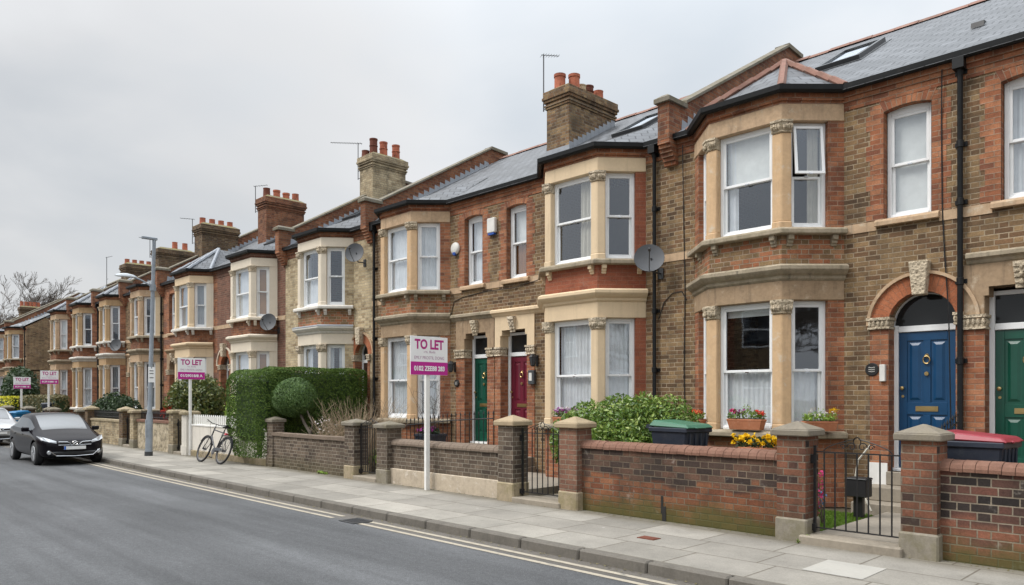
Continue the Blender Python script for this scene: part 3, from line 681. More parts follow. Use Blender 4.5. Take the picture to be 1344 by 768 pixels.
def door(h, a, b, y, z0, z1, col, fan_top, arch=False, furn='brass'):
    """leaf with four raised panels, frame, transom light and furniture; a,b clear opening"""
    fr = .07
    m = MB(); m.box(a, a+fr, y-.02, y+.09, z0, fan_top-(0 if not arch else (b-a)/2)); m.box(b-fr, b, y-.02, y+.09, z0, fan_top-(0 if not arch else (b-a)/2)); m.box(a+fr, b-fr, y-.025, y+.09, z1, z1+.09)
    if arch:
        w = (b-a)/2; P = arch_pts(a, b, fan_top, w, 16); Q = arch_pts(a+.014, b-.014, fan_top-.014, w-.014, 16)
        for i in range(16):
            (p, q), (r_, s_) = (P[i], P[i+1]), (Q[i], Q[i+1])
            for yy in (y-.02, y+.06): m.face([(p[0],yy,p[1]),(q[0],yy,q[1]),(s_[0],yy,s_[1]),(r_[0],yy,r_[1])])
            m.face([(r_[0],y-.02,r_[1]),(s_[0],y-.02,s_[1]),(s_[0],y+.06,s_[1]),(r_[0],y+.06,r_[1])])
    else: m.box(a+fr, b-fr, y-.02, y+.09, fan_top-.06, fan_top)
    m.box(a, b, y-.10, y+.09, z0-.05, z0+.0)
    d = MB(); A, B = a+fr+.005, b-fr-.005; d.box(A, B, y+.02, y+.06, z0+.01, z1-.005)
    W = B-A; st = .11; mz = z0+(z1-z0)*.44
    def rail(x0, x1, za, zb): d.box(x0, x1, y+.003, y+.021, za, zb)
    rail(A, A+st, z0+.01, z1-.005); rail(B-st, B, z0+.01, z1-.005); cx = (A+B)/2
    rail(A+st, B-st, z0+.01, z0+.22); rail(A+st, B-st, mz-.09, mz+.09); rail(A+st, B-st, z1-.13, z1-.005); rail(cx-.05, cx+.05, z0+.22, mz-.09); rail(cx-.05, cx+.05, mz+.09, z1-.13)
    for x0, x1 in ((A+st, cx-.05), (cx+.05, B-st)):
        for za, zb in ((z0+.22, mz-.09), (mz+.09, z1-.13)):
            p = [(x0+.03, y+.021, za+.03), (x1-.03, y+.021, za+.03), (x1-.03, y+.021, zb-.03), (x0+.03, y+.021, zb-.03)]
            q = [(x0+.07, y+.004, za+.07), (x1-.07, y+.004, za+.07), (x1-.07, y+.004, zb-.07), (x0+.07, y+.004, zb-.07)]
            d.face(q)
            for i in range(4): d.face([p[i], p[(i+1) % 4], q[(i+1) % 4], q[i]])
    dd = build(d, 'door', col, h, bevel=.003)
    build(m, 'door_frame', 'white_upvc', dd, bevel=.006)
    g = MB()
    if arch:
        w = (b-a)/2-.012; c = (a+b)/2; zc = fan_top-.012-w
        pts = [(c-w*math.cos(PI*i/16), y+.03, zc+w*math.sin(PI*i/16)) for i in range(17)]
        g.face([(a+.012, y+.03, z1+.08), (b-.012, y+.03, z1+.08)]+pts[::-1]) if zc > z1+.08 else g.face(pts[::-1])
    else: g.face([(a+fr-.01, y+.03, z1+.08), (b-fr+.01, y+.03, z1+.08), (b-fr+.01, y+.03, fan_top-.05), (a+fr-.01, y+.03, fan_top-.05)])
    build(g, 'fanlight', 'fanlight_glass', dd)
    k = MB(); k.box(cx-.15, cx+.15, y-.008, y+.004, mz-.04, mz+.035); k.box(cx-.12, cx+.12, y-.012, y-.006, mz-.022, mz+.018); build(k, 'letterbox', furn, dd)
    k = MB(); k.tube([(cx+.045*math.cos(t), y-.02, z1-.42+.055*math.sin(t)) for t in [i*PI/6 for i in range(12)]], .010, 6, closed=True); k.lathe((cx, y-.002, z1-.36), [(.02,-.02),(.035,0),(.01,.03)], 8, 'y')
    build(k, 'knocker', furn, dd); k = MB(); k.lathe((cx, y-.01, z1-.62), [(.03,-.012),(.033,0),(.02,.02)], 8, 'y'); build(k, 'door_knob', furn, dd)
    k = MB(); k.lathe((A+.055, y-.005, mz+.3), [(.012,.0),(.03,-.03),(.028,-.05),(.01,-.055)], 8, 'y'); build(k, 'handle', furn, dd); k = MB(); k.lathe((A+.055, y-.0, mz+.18), [(.02,-.01),(.02,.005)], 8, 'y'); build(k, 'lock', furn, dd)
    return dd

def console(mb, cx, y, z0, z1, w=.15):
    for i in range(5):
        t = i/5; zz = z0+(z1-z0)*t; mb.box(cx-w/2-.01*i*.4, cx+w/2+.01*i*.4, y-.03-.02*i, y, zz, zz+(z1-z0)/5)
    for k in range(3): mb.lathe((cx, y-.06-.015*k, z0+.08+.1*k), [(.004,-.05),(.025,-.02),(.03,0),(.025,.02),(.004,.05)], 7)

def house(P):
    x0, x1 = P['x']; y = P.setdefault('y', YF); det = P.get('det', True); hy = y-YF; wm = P['wall']
    h = root('terraced_house', P['label'], 'house', ((x0+x1)/2, y, 0), 'Victorian terraced houses along the street')
    Lw, LC, RC, Rw = P['bay']; rise = .045
    holes = [(Lw, Rw, 0., 6.22, 0, 0)]
    for w in P.get('upwin', []): holes.append((w[0], w[1], 4.34, 5.98, rise))
    D_ = P.get('door')
    if D_:
        a, b = D_['x']
        if D_['style'] == 'arch': holes.append((a, b, .6, 3.22+.0, (b-a)/2, .30))
        else: holes.append((a, b, .55, 3.2, 0, .42))
    m = MB(); wall_front(m, x0, x1, 0, 6.40, holes, y)
    yb = 21.4+hy
    m.face([(x1, yb, 0), (x0, yb, 0), (x0, yb, 6.4), (x1, yb, 6.4)])
    for e, on in ((x0, 1), (x1, 1)):
        m.face([(e, y, 0), (e, yb, 0), (e, yb, 6.40), (e, RY+hy, rz(RY)-.03), (e, y, 6.40)])
    build(m, 'wall', wm, h)
    # floor between the storeys, closes off views up and down inside
    m = MB(); m.box(x0, x1, y+.25, yb-.1, 3.42, 3.5); m.box(x0+.02, x1-.02, y+3.2, y+3.3, .0, 6.9); build(m, 'inner_wall', 'interior_wall', h)
    # red surrounds
    if P.get('upwin') or D_:
        for w in P.get('upwin', []): m = MB(); surround(m, w[0], w[1], 4.34, 5.98, rise, y); build(m, 'brick_surround', P.get('surround', 'red_brick'), h, recalc=False)
        if D_ and D_['style'] == 'arch': m = MB(); a, b = D_['x']; surround(m, a, b, .55, 3.22, (b-a)/2, y, head=.25, jambs=False, n=20); build(m, 'brick_surround', 'gauged_brick', h, recalc=False)
    # band under the eaves with a dog-tooth course
    for a, b in ((x0, Lw+.02), (Rw-.02, x1)):
        if b-a < .05: continue
        m = MB()
        m.box(a, b, y-.03, y, 6.22, 6.29); m.box(a, b, y-.055, y, 6.29, 6.40)
        m.box(a, b, y-.012, y, 6.10, 6.22)
        build(m, 'eaves_band', P.get('band', 'red_brick'), h)
    # storey string and window sills
    m = MB()
    if P.get('string', True):
        cut = [(w[0]-.1, w[1]+.1) for w in P.get('upwin', [])]
        segs = []; a = x0
        for c in sorted(cut+[(Lw, Rw)]):
            if c[0] > a: segs.append((a, c[0]))
            a = c[1]
        if a < x1: segs.append((a, x1))
        for a, b in segs:
            if b-a > .02: m = MB(); m.box(a, b, y-.012, y, 4.19, 4.33); build(m, 'string_course', P.get('stringmat', 'sandstone'), h)
    for w in P.get('upwin', []):
        m = MB(); m.sweep([(w[0]-.11, y), (w[1]+.11, y)], [(.085,4.235),(.085,4.30),(.05,4.335),(-.1,4.345),(-.1,4.235)]); build(m, 'sill', P.get('winsill', P.get('stringmat', 'sandstone')), h, bevel=.006 if det else 0)
        window(h, (w[0]+.01, y), (w[1]-.01, y), 4.35, 5.965, w[2], .12, arch=rise-.01, det=det)
    # door and its stone dressings
    if D_:
        a, b = D_['x']; yd = y+.22; dst = D_.get('stone', 'sandstone'); lo = D_.get('jl', .27); ro_ = D_.get('jr', .27); jm = P.get('surround', 'red_brick')
        zc0, zc1 = (2.71, 2.88) if D_['style'] == 'arch' else (2.63, 2.83)
        if D_['style'] == 'arch':
            fan = 3.22; door(h, a-.0, b+.0, y+.24, .64, 2.66, D_['col'], fan-.0, True)
            m = MB(); P1 = arch_pts(a-.25, b+.25, 3.22+.25, (b-a)/2+.25, 22); P2 = arch_pts(a-.295, b+.295, 3.22+.295, (b-a)/2+.295, 22)
            for i in range(22):
                p, q, r_, s_ = P1[i], P1[i+1], P2[i], P2[i+1]; m.face([(p[0],y-.05,p[1]),(q[0],y-.05,q[1]),(s_[0],y-.05,s_[1]),(r_[0],y-.05,r_[1])])
                m.face([(p[0],y-.05,p[1]),(q[0],y-.05,q[1]),(q[0],y,q[1]),(p[0],y,p[1])]); m.face([(r_[0],y-.05,r_[1]),(s_[0],y-.05,s_[1]),(s_[0],y,s_[1]),(r_[0],y,r_[1])])
            build(m, 'hood_mould', dst, h); cx = (a+b)/2
            m = MB(); m.taper(cx, y-.06, 3.16, 3.64, .085, .085, .13, .10); build(m, 'keystone', P.get('cap', 'carved_stone'), h, bevel=.01)
        else:
            door(h, a, b, yd+.04, .64, 2.62, D_['col'], 3.16)
            m = MB(); A, B = a-lo, b+ro_
            m.box(A, a, y-.02, y+.005, 2.83, 3.52); m.box(b, B, y-.02, y+.005, 2.83, 3.52); m.box(a, b, y-.02, y+.005, 3.2, 3.52)
            for x_, s_ in ((a, 1), (b, -1)):   # shoulders and stone reveals
                m.box(min(x_, x_+s_*.06), max(x_, x_+s_*.06), y-.02, y+.24, 3.08, 3.2); m.box(min(x_, x_+s_*.008), max(x_, x_+s_*.008), y-.015, y+.25, 2.83, 3.08)
            build(m, 'stone_surround', dst, h)
            m = MB(); cA, cB = D_.get('corn', (A-.02, B+.02)); m.sweep([(cA, y), (cB, y)], [(.0,3.50),(.04,3.53),(.06,3.57),(.11,3.60),(.11,3.65),(.06,3.68),(0,3.69)]); build(m, 'door_cornice', D_.get('cornmat', dst), h)
            m = MB(); console(m, (a+b)/2, y-.02, 3.14, 3.49); build(m, 'keystone', P.get('cap', 'carved_stone'), h, bevel=.006)
        m = MB()
        m.box(a-lo, a+.012, y-.014, y+.22, .4, zc0); m.box(b-.012, b+ro_, y-.014, y+.22, .4, zc0); build(m, 'door_jamb', jm, h)
        for A, B in ((a-lo-.03, a+.03), (b-.03, b+ro_+.03)):
            m = MB(); m.box(A, B, y-.05, y+.2, zc0, zc0+.03); m.box(A+.02, B-.02, y-.035, y+.19, zc0+.03, zc1-.04); m.box(A-.01, B+.01, y-.065, y+.21, zc1-.04, zc1)
            n = max(3, int((B-A)/.055))
            for k in range(n): m.lathe((A+(B-A)*(k+.5)/n, y-.04, (zc0+zc1)/2), [(.004,-.06),(.02,-.03),(.026,0),(.02,.03),(.004,.055)], 6)
            if B > b: 
                for k in range(3): m.lathe((A+.018, y+.03+.06*k, (zc0+zc1)/2), [(.004,-.06),(.02,-.03),(.026,0),(.02,.03),(.004,.055)], 6)
            else:
                for k in range(3): m.lathe((B-.018, y+.03+.06*k, (zc0+zc1)/2), [(.004,-.06),(.02,-.03),(.026,0),(.02,.03),(.004,.055)], 6)
            build(m, 'capital', P.get('cap', 'carved_stone'), h)
        m = MB(); m.box(a-.25, b+.25, y-.75, y+.3, .02, .20); m.box(a-.2, b+.2, y-.42, y+.3, .20, .40); m.box(a-.01, b+.01, y-.06, y+.3, .40, .60); build(m, 'steps', 'step_stone', h, bevel=.012)
        if D_.get('whitebase'):
            m = MB(); m.box(a-lo-.02, a, y-.03, y+.1, .2, .72); build(m, 'painted_plinth', 'white_paint', h)
    pts = bay(h, P, det)
    # gutter
    g = [(x0, y-.04), (Lw+.0, y-.04), (LC, y-.74), (RC, y-.74), (Rw, y-.04), (x1, y-.04)]
    if abs(Lw-x0) < .15: g = g[1:]; g[0] = (x0, y-.04)
    if abs(Rw-x1) < .15: g = g[:-1]; g[-1] = (x1, y-.04)
    m = MB(); m.sweep(g, [(o+.02, z+6.455) for o, z in GUT]); m.sweep(g, [(0,6.385),(.018,6.385),(.018,6.45),(0,6.45)])
    build(m, 'gutter', P.get('gutter', 'black_gutter'), h, smooth=30)
    # main roof
    m = MB(); ry = RY+hy; ey = EY+hy; zr = rz(RY); t = .05
    m.face([(x0, ey, EAVE), (x1, ey, EAVE), (x1, ry, zr), (x0, ry, zr)]); m.face([(x1, yb+.15, EAVE), (x0, yb+.15, EAVE), (x0, ry, zr), (x1, ry, zr)])
    m.face([(x0, ey, EAVE-t), (x1, ey, EAVE-t), (x1, ey, EAVE), (x0, ey, EAVE)])
    ro = build(m, 'roof', P.get('slate', 'roof_slate'), h, recalc=False)
    m = MB(); q = x0; random.seed(int(abs(x0)*10))
    while q < x1-.05:
        e = min(q+.44, x1); dz = random.uniform(-.006, .01)
        m.raw([(q,ry-.13,zr-.045+dz),(q,ry,zr+.06+dz),(q,ry+.13,zr-.045+dz),(e,ry-.13,zr-.045+dz),(e,ry,zr+.06+dz),(e,ry+.13,zr-.045+dz)], [(0,3,4,1),(1,4,5,2),(0,1,2),(3,5,4)])
        q += .45
    build(m, 'ridge_tiles', P.get('ridge', 'ridge_terracotta'), ro)
    if P.get('sky'): skylight(ro, *P['sky'], hy)
    if P.get('vent'):
        vx, vy = P['vent']; m = MB(); z = rz(vy); m.raw([(vx-.09,vy-.08,z-.03),(vx+.09,vy-.08,z-.03),(vx+.09,vy+.08,z+.08),(vx-.09,vy+.08,z+.08),(vx-.09,vy-.06,z+.06),(vx+.09,vy-.06,z+.06)], [(0,1,5,4),(4,5,2,3),(0,4,3),(1,2,5)]); build(m, 'roof_vent', 'black_trim', ro)
    # party parapet at the left or right end
    for e, key in ((x0, 'par_l'), (x1, 'par_r')):
        if P.get(key): parapet(h, e, y, P.get('parmat', 'deep_red_brick'), P.get('pier_len', 5.93))
    for st in P.get('stacks', []): chimney(h, *st)
    for px in P.get('pipes', []):
        m = MB(); yy = y-.075
        m.tube([(px, y-.115, 6.36), (px, y-.115, 6.26), (px+.0, yy, 6.10), (px, yy, .25), (px, yy-.1, .12)], .036, 10)
        for z in (6.2, 5.2, 4.4, 3.3, 2.2, 1.2): m.lathe((px, yy, z), [(.037,-.05),(.047,-.045),(.047,.045),(.037,.05)], 10); m.box(px-.075, px+.075, y-.03, y-.0, z-.03, z+.03)
        m.box(px-.07, px+.07, y-.19, y-.04, 6.22, 6.37)
        build(m, 'downpipe', 'black_gutter', h, smooth=35)
    return h

def parapet(h, x, y, mat, zlow):
    hy = y-YF; a, b = x-.12, x+.12; ry = RY+hy; up = .46
    # brick upstand following the slope both ways, with a pier and stepped corbel at the eaves
    P = [(y-.02, 6.35), (y-.30, 6.35), (y-.30, 7.02), (y+.22, 7.02), (y+.22, rz(YF+.22)+up)]
    top = ry-.45; P += [(top, rz(top-hy)+up), (ry+.25, rz(RY)+.16), (yb_ := 21.4+hy, 6.5), (yb_, 6.0), (y-.02, 6.0)]
    m = MB()
    for k in (a, b): m.face([(k, q[0], q[1]) for q in P])
    for i in range(len(P)):
        p, q = P[i], P[(i+1) % len(P)]; m.face([(a, p[0], p[1]), (b, p[0], p[1]), (b, q[0], q[1]), (a, q[0], q[1])])
    pr = build(m, 'parapet', mat, h)
    m = MB(); n = 6
    for i in range(n):
        z0 = zlow+(6.35-zlow)*i/n; z1 = zlow+(6.35-zlow)*(i+1)/n; m.box(a-.002, b+.002, y-.05-.25*(i+1)/n, y, z0, z1-.004)
    build(m, 'corbelling', 'red_brick', pr)
    c, d = a-.05, b+.05; m = MB(); k = .09
    m.box(c, d, y-.36, y+.24, 7.02, 7.10); m.taper(x, y-.06, 7.10, 7.17, .17, .30, .06, .2)
    q = [(y+.2, rz(YF+.2)+up), (top, rz(top-hy)+up)]
    L = math.hypot(q[1][0]-q[0][0], q[1][1]-q[0][1]); n = int(L/.62)
    for i in range(n):
        t0, t1 = i/n, (i+.985)/n
        ya, za = q[0][0]+(q[1][0]-q[0][0])*t0, q[0][1]+(q[1][1]-q[0][1])*t0; yc, zc = q[0][0]+(q[1][0]-q[0][0])*t1, q[0][1]+(q[1][1]-q[0][1])*t1
        m.raw([(c,ya,za),(d,ya,za),(d,ya,za+k*.6),(x,ya,za+k),(c,ya,za+k*.6),(c,yc,zc),(d,yc,zc),(d,yc,zc+k*.6),(x,yc,zc+k),(c,yc,zc+k*.6)], [(0,1,2,3,4),(9,8,7,6,5),(0,5,6,1),(1,6,7,2),(2,7,8,3),(3,8,9,4),(4,9,5,0)])
    e0 = q[1]; e1 = (ry+.25, rz(RY)+.16)
    m.raw([(c,e0[0]-.0,e0[1]),(d,e0[0],e0[1]),(d,e0[0],e0[1]+k),(c,e0[0],e0[1]+k),(c,e1[0],e1[1]),(d,e1[0],e1[1]),(d,e1[0],e1[1]+k),(c,e1[0],e1[1]+k)], [(0,1,2,3),(7,6,5,4),(0,4,5,1),(1,5,6,2),(2,6,7,3),(3,7,4,0)])
    build(m, 'coping', 'coping_stone', pr)
    # stepped lead flashing against both faces
    m = MB(); n = 22
    for sx in (a-.004, b+.004):
        for i in range(n):
            ya = y+.1+(top-y)*i/n; yc = y+.1+(top-y)*(i+1)/n
            if yc > top: break
            za, zc = rz(ya-hy), rz(yc-hy); m.face([(sx, ya, za), (sx, yc, zc), (sx, yc, zc+.07), (sx, ya+.02, zc+.10)])
        s_ = -1 if sx < x else 1
        m.face([(sx, y-.1, rz(YF-.1)+.012), (sx+s_*.13, y-.1, rz(YF-.1)+.012), (sx+s_*.13, top, rz(top-hy)+.012), (sx, top, rz(top-hy)+.012)])
    build(m, 'flashing', 'lead_flashing', pr, recalc=False)

def chimney(h, x0, x1, y0, y1, zt, mat, pots, zb=None, collar=True):
    m = MB(); zb = zb or rz(y0-(0))-.6; m.box(x0, x1, y0, y1, zb, zt-.42)
    prof = [(.025,zt-.44,zt-.38),(.05,zt-.38,zt-.33),(.02,zt-.33,zt-.28),(.06,zt-.28,zt-.21),(.09,zt-.21,zt-.14),(.07,zt-.14,zt)]
    for e, a, b in prof: m.box(x0-e, x1+e, y0-e, y1+e, a, b+.0015)
    c = build(m, 'chimney', mat, h, bevel=.008)
    m = MB(); m.taper((x0+x1)/2, (y0+y1)/2, zt, zt+.10, (x1-x0)/2+.05, (y1-y0)/2+.05, (x1-x0)/2-.10, (y1-y0)/2-.10)
    o = build(m, 'flaunching', 'flaunching', c)
    for fx, fy, hh, r, mt, kind in pots:
        cx, cy = x0+(x1-x0)*fx, y0+(y1-y0)*fy; z = zt+.04
        if kind == 'roll': pr = [(r*1.08,0),(r*1.02,.04),(r*.95,.08),(r*.92,hh-.08),(r*1.03,hh-.07),(r*1.03,hh),(r*.82,hh),(r*.8,hh-.1)]
        elif kind == 'crown': pr = [(r*1.02,0),(r*1.0,.06),(r*.96,hh*.55),(r*1.06,hh*.57),(r*1.06,hh*.62),(r*.95,hh*.64),(r*.95,hh*.9),(r*1.04,hh*.92),(r*1.04,hh),(r*.8,hh),(r*.78,hh-.1)]
        else: pr = [(r,0),(r*.93,.03),(r*.86,hh-.04),(r*.92,hh),(r*.75,hh),(r*.72,hh-.08)]
        k = MB(); k.lathe((cx, cy, z), pr, 14); k2 = build(k, 'chimney_pot', mt, c, smooth=40)
        if kind == 'crown':
            k = MB()
            for j in range(9): a = 2*PI*j/9; k.lathe((cx+math.cos(a)*r*.955, cy+math.sin(a)*r*.955, z+hh*.77), [(.018,-.05),(.018,.05)], 6)
            # dark louvre slots round the head of the pot
    m = MB()
    ys = y0
    while ys < y1-.05: m.box(x1+.001, x1+.008, ys, ys+.16, rz(ys)-.05, rz(ys)+.22); m.box(x0-.008, x0-.001, ys, ys+.16, rz(ys)-.05, rz(ys)+.22); ys += .165
    m.box(x0-.02, x1+.02, y0-.012, y0-.002, rz(y0)-.05, rz(y0)+.13); build(m, 'flashing', 'lead_flashing', c)
    return c

def skylight(ro, x0, x1, y0, y1, hy=0, open_=0.):
    sl = PITCH; c = 1/math.hypot(1, sl); n = (0, -sl*c, c)
    def f(t, o, q): # t along x, q = y coordinate, o = height above the slope
        return (t, q+hy+n[1]*o, rz(q)+n[2]*o)
    m = MB(); w = .075
    for a in ((x0, x0+w, -.02, .09, y0, y1), (x1-w, x1, -.02, .09, y0, y1), (x0+w, x1-w, -.02, .089, y0, y0+w), (x0+w, x1-w, -.02, .089, y1-w, y1)): m.box(*a, T=f)
    m.box(x0-.08, x1+.08, -.02, .012, y0-.12, y1+.08, T=f)
    k = build(m, 'skylight', 'dark_metal', ro)
    g = MB(); g.face([f(x0+w, .06, y0+w), f(x1-w, .06, y0+w), f(x1-w, .06, y1-w), f(x0+w, .06, y1-w)])
    # the blind right under the glass shows white
    build(g, 'pane', 'window_glass', k)
    g = MB(); g.face([f(x0+w, .03, y0+w), f(x1-w, .03, y0+w), f(x1-w, .03, y1-w), f(x0+w, .03, y1-w)]); build(g, 'blind', 'blind_white', k)

R_, T_ = 'roll', 'pot_terracotta'
HOUSES = [
 dict(x=(-3.09,1.7), wall='brown_stock_brick', bay=(-.95,-.25,1.0,1.7), bayroof='hip', end_r=True, wins=(('half',)*3,('blind',)*3), upwin=[(-2.62,-1.95,'drapes')],
      door=dict(x=(-2.82,-1.92), style='square', col='green_door_paint', stone='sandstone_worn', jl=.24, jr=.3, corn=(-3.02,-1.2), cornmat='grey_sill_stone'),
      label='brown brick house with green door behind the red lidded bin'),
 dict(x=(-7.8,-3.09), wall='brown_stock_brick', bay=(-7.33,-6.62,-5.37,-4.7), bayroof='hip', wins=(('half','half','halfonly'),('blind','blind','side')), tilt=True, upwin=[(-4.12,-3.47,'full_blind')],
      panel='mixed_panel_brick', colmat='gold_sandstone', stone='sandstone', stone_low='sandstone_worn', par_l=True, sky=(-6.1,-5.3,14.0,15.3),
      door=dict(x=(-4.06,-3.15), style='arch', col='blue_door_paint', stone='sandstone', jl=.25, jr=.05, whitebase=True), pipes=[-3.09], vent=(-3.3,13.5),
      label='brown brick house with bright blue front door under a round red arch'),
 dict(x=(-12.55,-7.8), wall='brown_stock_brick', bay=(-11.0,-10.32,-9.0,-8.39), bayroof='flat', wins=(('net','net','net'),('','side','')), upwin=[(-12.18,-11.55,'halfbrown')],
      panel='red_brick_smooth', piermat='red_brick_smooth', stone='cream_paint', corn='cream_paint', corbel='cream_paint', cap='carved_cream', sky=(-10.6,-9.75,13.6,14.95), pier=.2,
      door=dict(x=(-12.38,-11.52), style='square', col='maroon_door_paint', stone='cream_paint', jl=.17, jr=.22, corn=(-12.62,-11.02)), pipes=[-8.15],
      stacks=[(-12.95,-12.2,13.95,15.75,9.36,'stack_brick',[(.32,.13,.42,.15,T_,R_),(.6,.3,.44,.15,T_,R_),(.5,.5,.3,.13,'pot_buff','crown'),(.5,.66,.36,.14,'pot_brown','crown'),(.55,.86,.32,.15,T_,'')])],
      label='brown brick house with maroon front door and cream painted bay window'),
 dict(x=(-17.5,-12.55), wall='brown_stock_brick', bay=(-16.75,-16.05,-14.8,-14.15), bayroof='flat', wins=(('net','net','net'),('net','net','net')), upwin=[(-13.62,-12.98,'net')], par_l=True,
      panel='mixed_panel_brick', colmat='gold_sandstone', stone='sandstone', stone_low='sandstone_worn',
      door=dict(x=(-13.62,-12.8), style='square', col='green_door_paint', stone='sandstone_worn', jl=.3, jr=.22, corn=(-14.05,-12.62), cornmat='grey_sill_stone'), pipes=[-17.3],
      label='brown brick house with dark green front door behind the nearest to let sign'),
 dict(x=(-22.4,-17.5), wall='yellow_stock_brick', bay=(-20.95,-20.3,-19.0,-18.42), bayroof='flat', wins=(('','drapes','drapes'),('','halfonly','')), par_l=True, band='deep_red_brick', surround='red_brick',
      panel='mixed_panel_brick', piermat='yellow_stock_brick', stone='ivory_paint', stone_low='ivory_paint', sill='white_stone', corn='white_stone', cap='carved_cream', string=False, lead=True, sky=(-21.9,-21.1,13.6,14.9),
      door=dict(x=(-18.35,-17.7), style='arch', col='brown_door_paint', stone='sandstone', jl=.1, jr=.1),
      stacks=[(-22.65,-21.85,14.75,16.15,10.08,'stack_brick_yellow',[(.2,.1,.22,.15,'pot_brown',''),(.5,.22,.62,.14,'pot_brown','crown'),(.5,.52,.6,.14,T_,'crown'),(.6,.86,.58,.14,T_,'crown')])],
      label='pale yellow brick house with white dressings above the tall green hedge'),
 dict(x=(-27.6,-22.4), wall='purple_red_brick', bay=(-25.5,-24.85,-23.35,-22.95), bayroof='flat', wins=(('net','net','brown'),('net','net','brown')), det=False, band='purple_red_brick',
      panel='deep_red_brick', piermat='ivory_paint', stone='ivory_paint', sill='ivory_paint', cap='carved_cream', stringmat='sandstone', sky=(-26.9,-26.1,13.3,14.5),
      door=dict(x=(-27.3,-26.55), style='arch', col='brown_door_paint', stone='ivory_paint', jl=.15, jr=.15),
      stacks=[(-27.85,-27.15,13.5,15.1,9.38,'stack_brick_red',[(.5,.12,.36,.15,'pot_brown',''),(.5,.38,.36,.14,T_,R_),(.5,.63,.32,.14,T_,R_),(.5,.88,.36,.15,T_,'')])],
      label='dark red brick house with ivory painted bay and brown blinds'),
 dict(x=(-33.0,-27.6), wall='banded_brick', bay=(-30.4,-29.8,-28.4,-27.95), bayroof='hip', hipmat='lead_flashing', wins=(('net','net','grey'),('net','grey','grey')), upwin=[(-32.35,-31.7,'')], par_l=True, det=False, band='deep_red_brick',
      panel='deep_red_brick', piermat='ivory_paint', stone='cream_paint', sill='white_stone', corn='cream_paint', cap='carved_cream',
      door=dict(x=(-32.3,-31.5), style='square', col='brown_door_paint', stone='sandstone_worn'),
      stacks=[(-33.25,-32.45,13.2,14.8,9.15,'stack_brick_dark',[(.5,.12,.3,.14,T_,''),(.5,.38,.3,.14,T_,''),(.5,.63,.3,.14,T_,''),(.5,.88,.3,.14,T_,'')])],
      label='red brick house with purple brick bands behind the leafy camellia bush'),
 dict(x=(-37.7,-33.0), wall='brown_stock_brick', bay=(-35.5,-34.85,-33.75,-33.2), bayroof='flat', wins=(('net','net','grey'),('grey','grey','')), upwin=[(-36.9,-36.3,'')], par_l=True, det=False,
      panel='deep_red_brick', piermat='cream_paint', stone='sandstone', sill='grey_sill_stone', slate='roof_slate_light', door=dict(x=(-37.2,-36.4), style='square', col='brown_door_paint'), pipes=[-33.05],
      stacks=[(-38.0,-37.2,13.1,14.7,8.75,'stack_brick_dark',[(.5,.55,.42,.14,T_,''),(.5,.85,.42,.14,T_,'')])],
      label='red brick house with tan stone bay just behind the street lamp'),
 dict(x=(-41.9,-37.7), wall='brown_stock_brick', bay=(-39.9,-39.2,-38.2,-37.75), bayroof='hip', hipmat='lead_flashing', wins=(('net','net','grey'),('net','','')), par_l=True, det=False, panel='red_brick', stone='orange_sandstone', sill='white_stone', slate='roof_slate_light', pipes=[-41.7],
      door=dict(x=(-41.3,-40.5), style='square', col='brown_door_paint'),
      stacks=[(-42.3,-41.5,13.0,14.4,8.55,'stack_brick_dark',[(.5,.12,.26,.13,T_,''),(.5,.38,.26,.13,T_,''),(.5,.63,.26,.13,T_,''),(.5,.88,.26,.13,T_,'')])],
      label='red brick house with white upper sill and grey satellite dish left of the street lamp'),
 dict(x=(-46.4,-41.9), wall='red_brick', bay=(-44.3,-43.65,-42.55,-42.05), bayroof='hip', hipmat='lead_flashing', wins=(('net','','net'),('','','')), par_l=True, det=False, panel='deep_red_brick', stone='orange_sandstone', sill='white_stone', slate='roof_slate_light',
      door=dict(x=(-45.8,-45.0), style='square', col='brown_door_paint'), label='red brick house with dark upper windows, second from the side street gap'),
 dict(x=(-51.2,-46.4), wall='brown_stock_brick', bay=(-48.6,-47.95,-46.8,-46.45), bayroof='hip', hipmat='lead_flashing', end_l=True, wins=(('net','net','net'),('net','net','full_blind')), det=False, panel='deep_red_brick', stone='sandstone', sill='grey_sill_stone', slate='roof_slate_light',
      door=dict(x=(-50.6,-49.8), style='square', col='brown_door_paint'), label='end of terrace house beside the brown brick gable wall, above the dark shrub'),
 dict(x=(-63.6,-58.6), y=12.15, wall='brown_stock_brick', bay=(-62.0,-61.35,-60.2,-59.6), bayroof='flat', end_r=True, wins=(('net',)*3,('net','','net')), par_l=True, det=False, panel='deep_red_brick', stone='orange_sandstone', piermat='deep_red_brick', pipes=[-58.8], slate='roof_slate_light',
      door=dict(x=(-63.2,-62.4), style='square', col='brown_door_paint'),
      label='brown brick house with a plain gable wall facing the camera across the side street'),
 dict(x=(-68.6,-63.6), y=12.15, wall='deep_red_brick', bay=(-66.9,-66.2,-65.0,-64.4), bayroof='flat', wins=(('net',)*3,('net',)*3), par_l=True, det=False, panel='deep_red_brick', stone='sandstone',
      stacks=[(-69.6,-68.9,13.9,15.3,8.75,'stack_brick_dark',[(.5,.1,.42,.14,T_,''),(.5,.3,.42,.14,T_,''),(.5,.5,.42,.14,T_,''),(.5,.7,.42,.14,T_,''),(.5,.9,.42,.14,T_,'')])],
      label='far red brick house at the left edge with the wide five pot chimney'),
 dict(x=(-73.6,-68.6), y=12.15, wall='deep_red_brick', bay=(-71.9,-71.2,-70.0,-69.4), bayroof='flat', end_l=True, wins=(('net',)*3,('net',)*3), det=False, panel='deep_red_brick', stone='sandstone', label='last red brick house of the far terrace, cut by the left edge of the photo'),
]
HS = [house(p) for p in HOUSES]
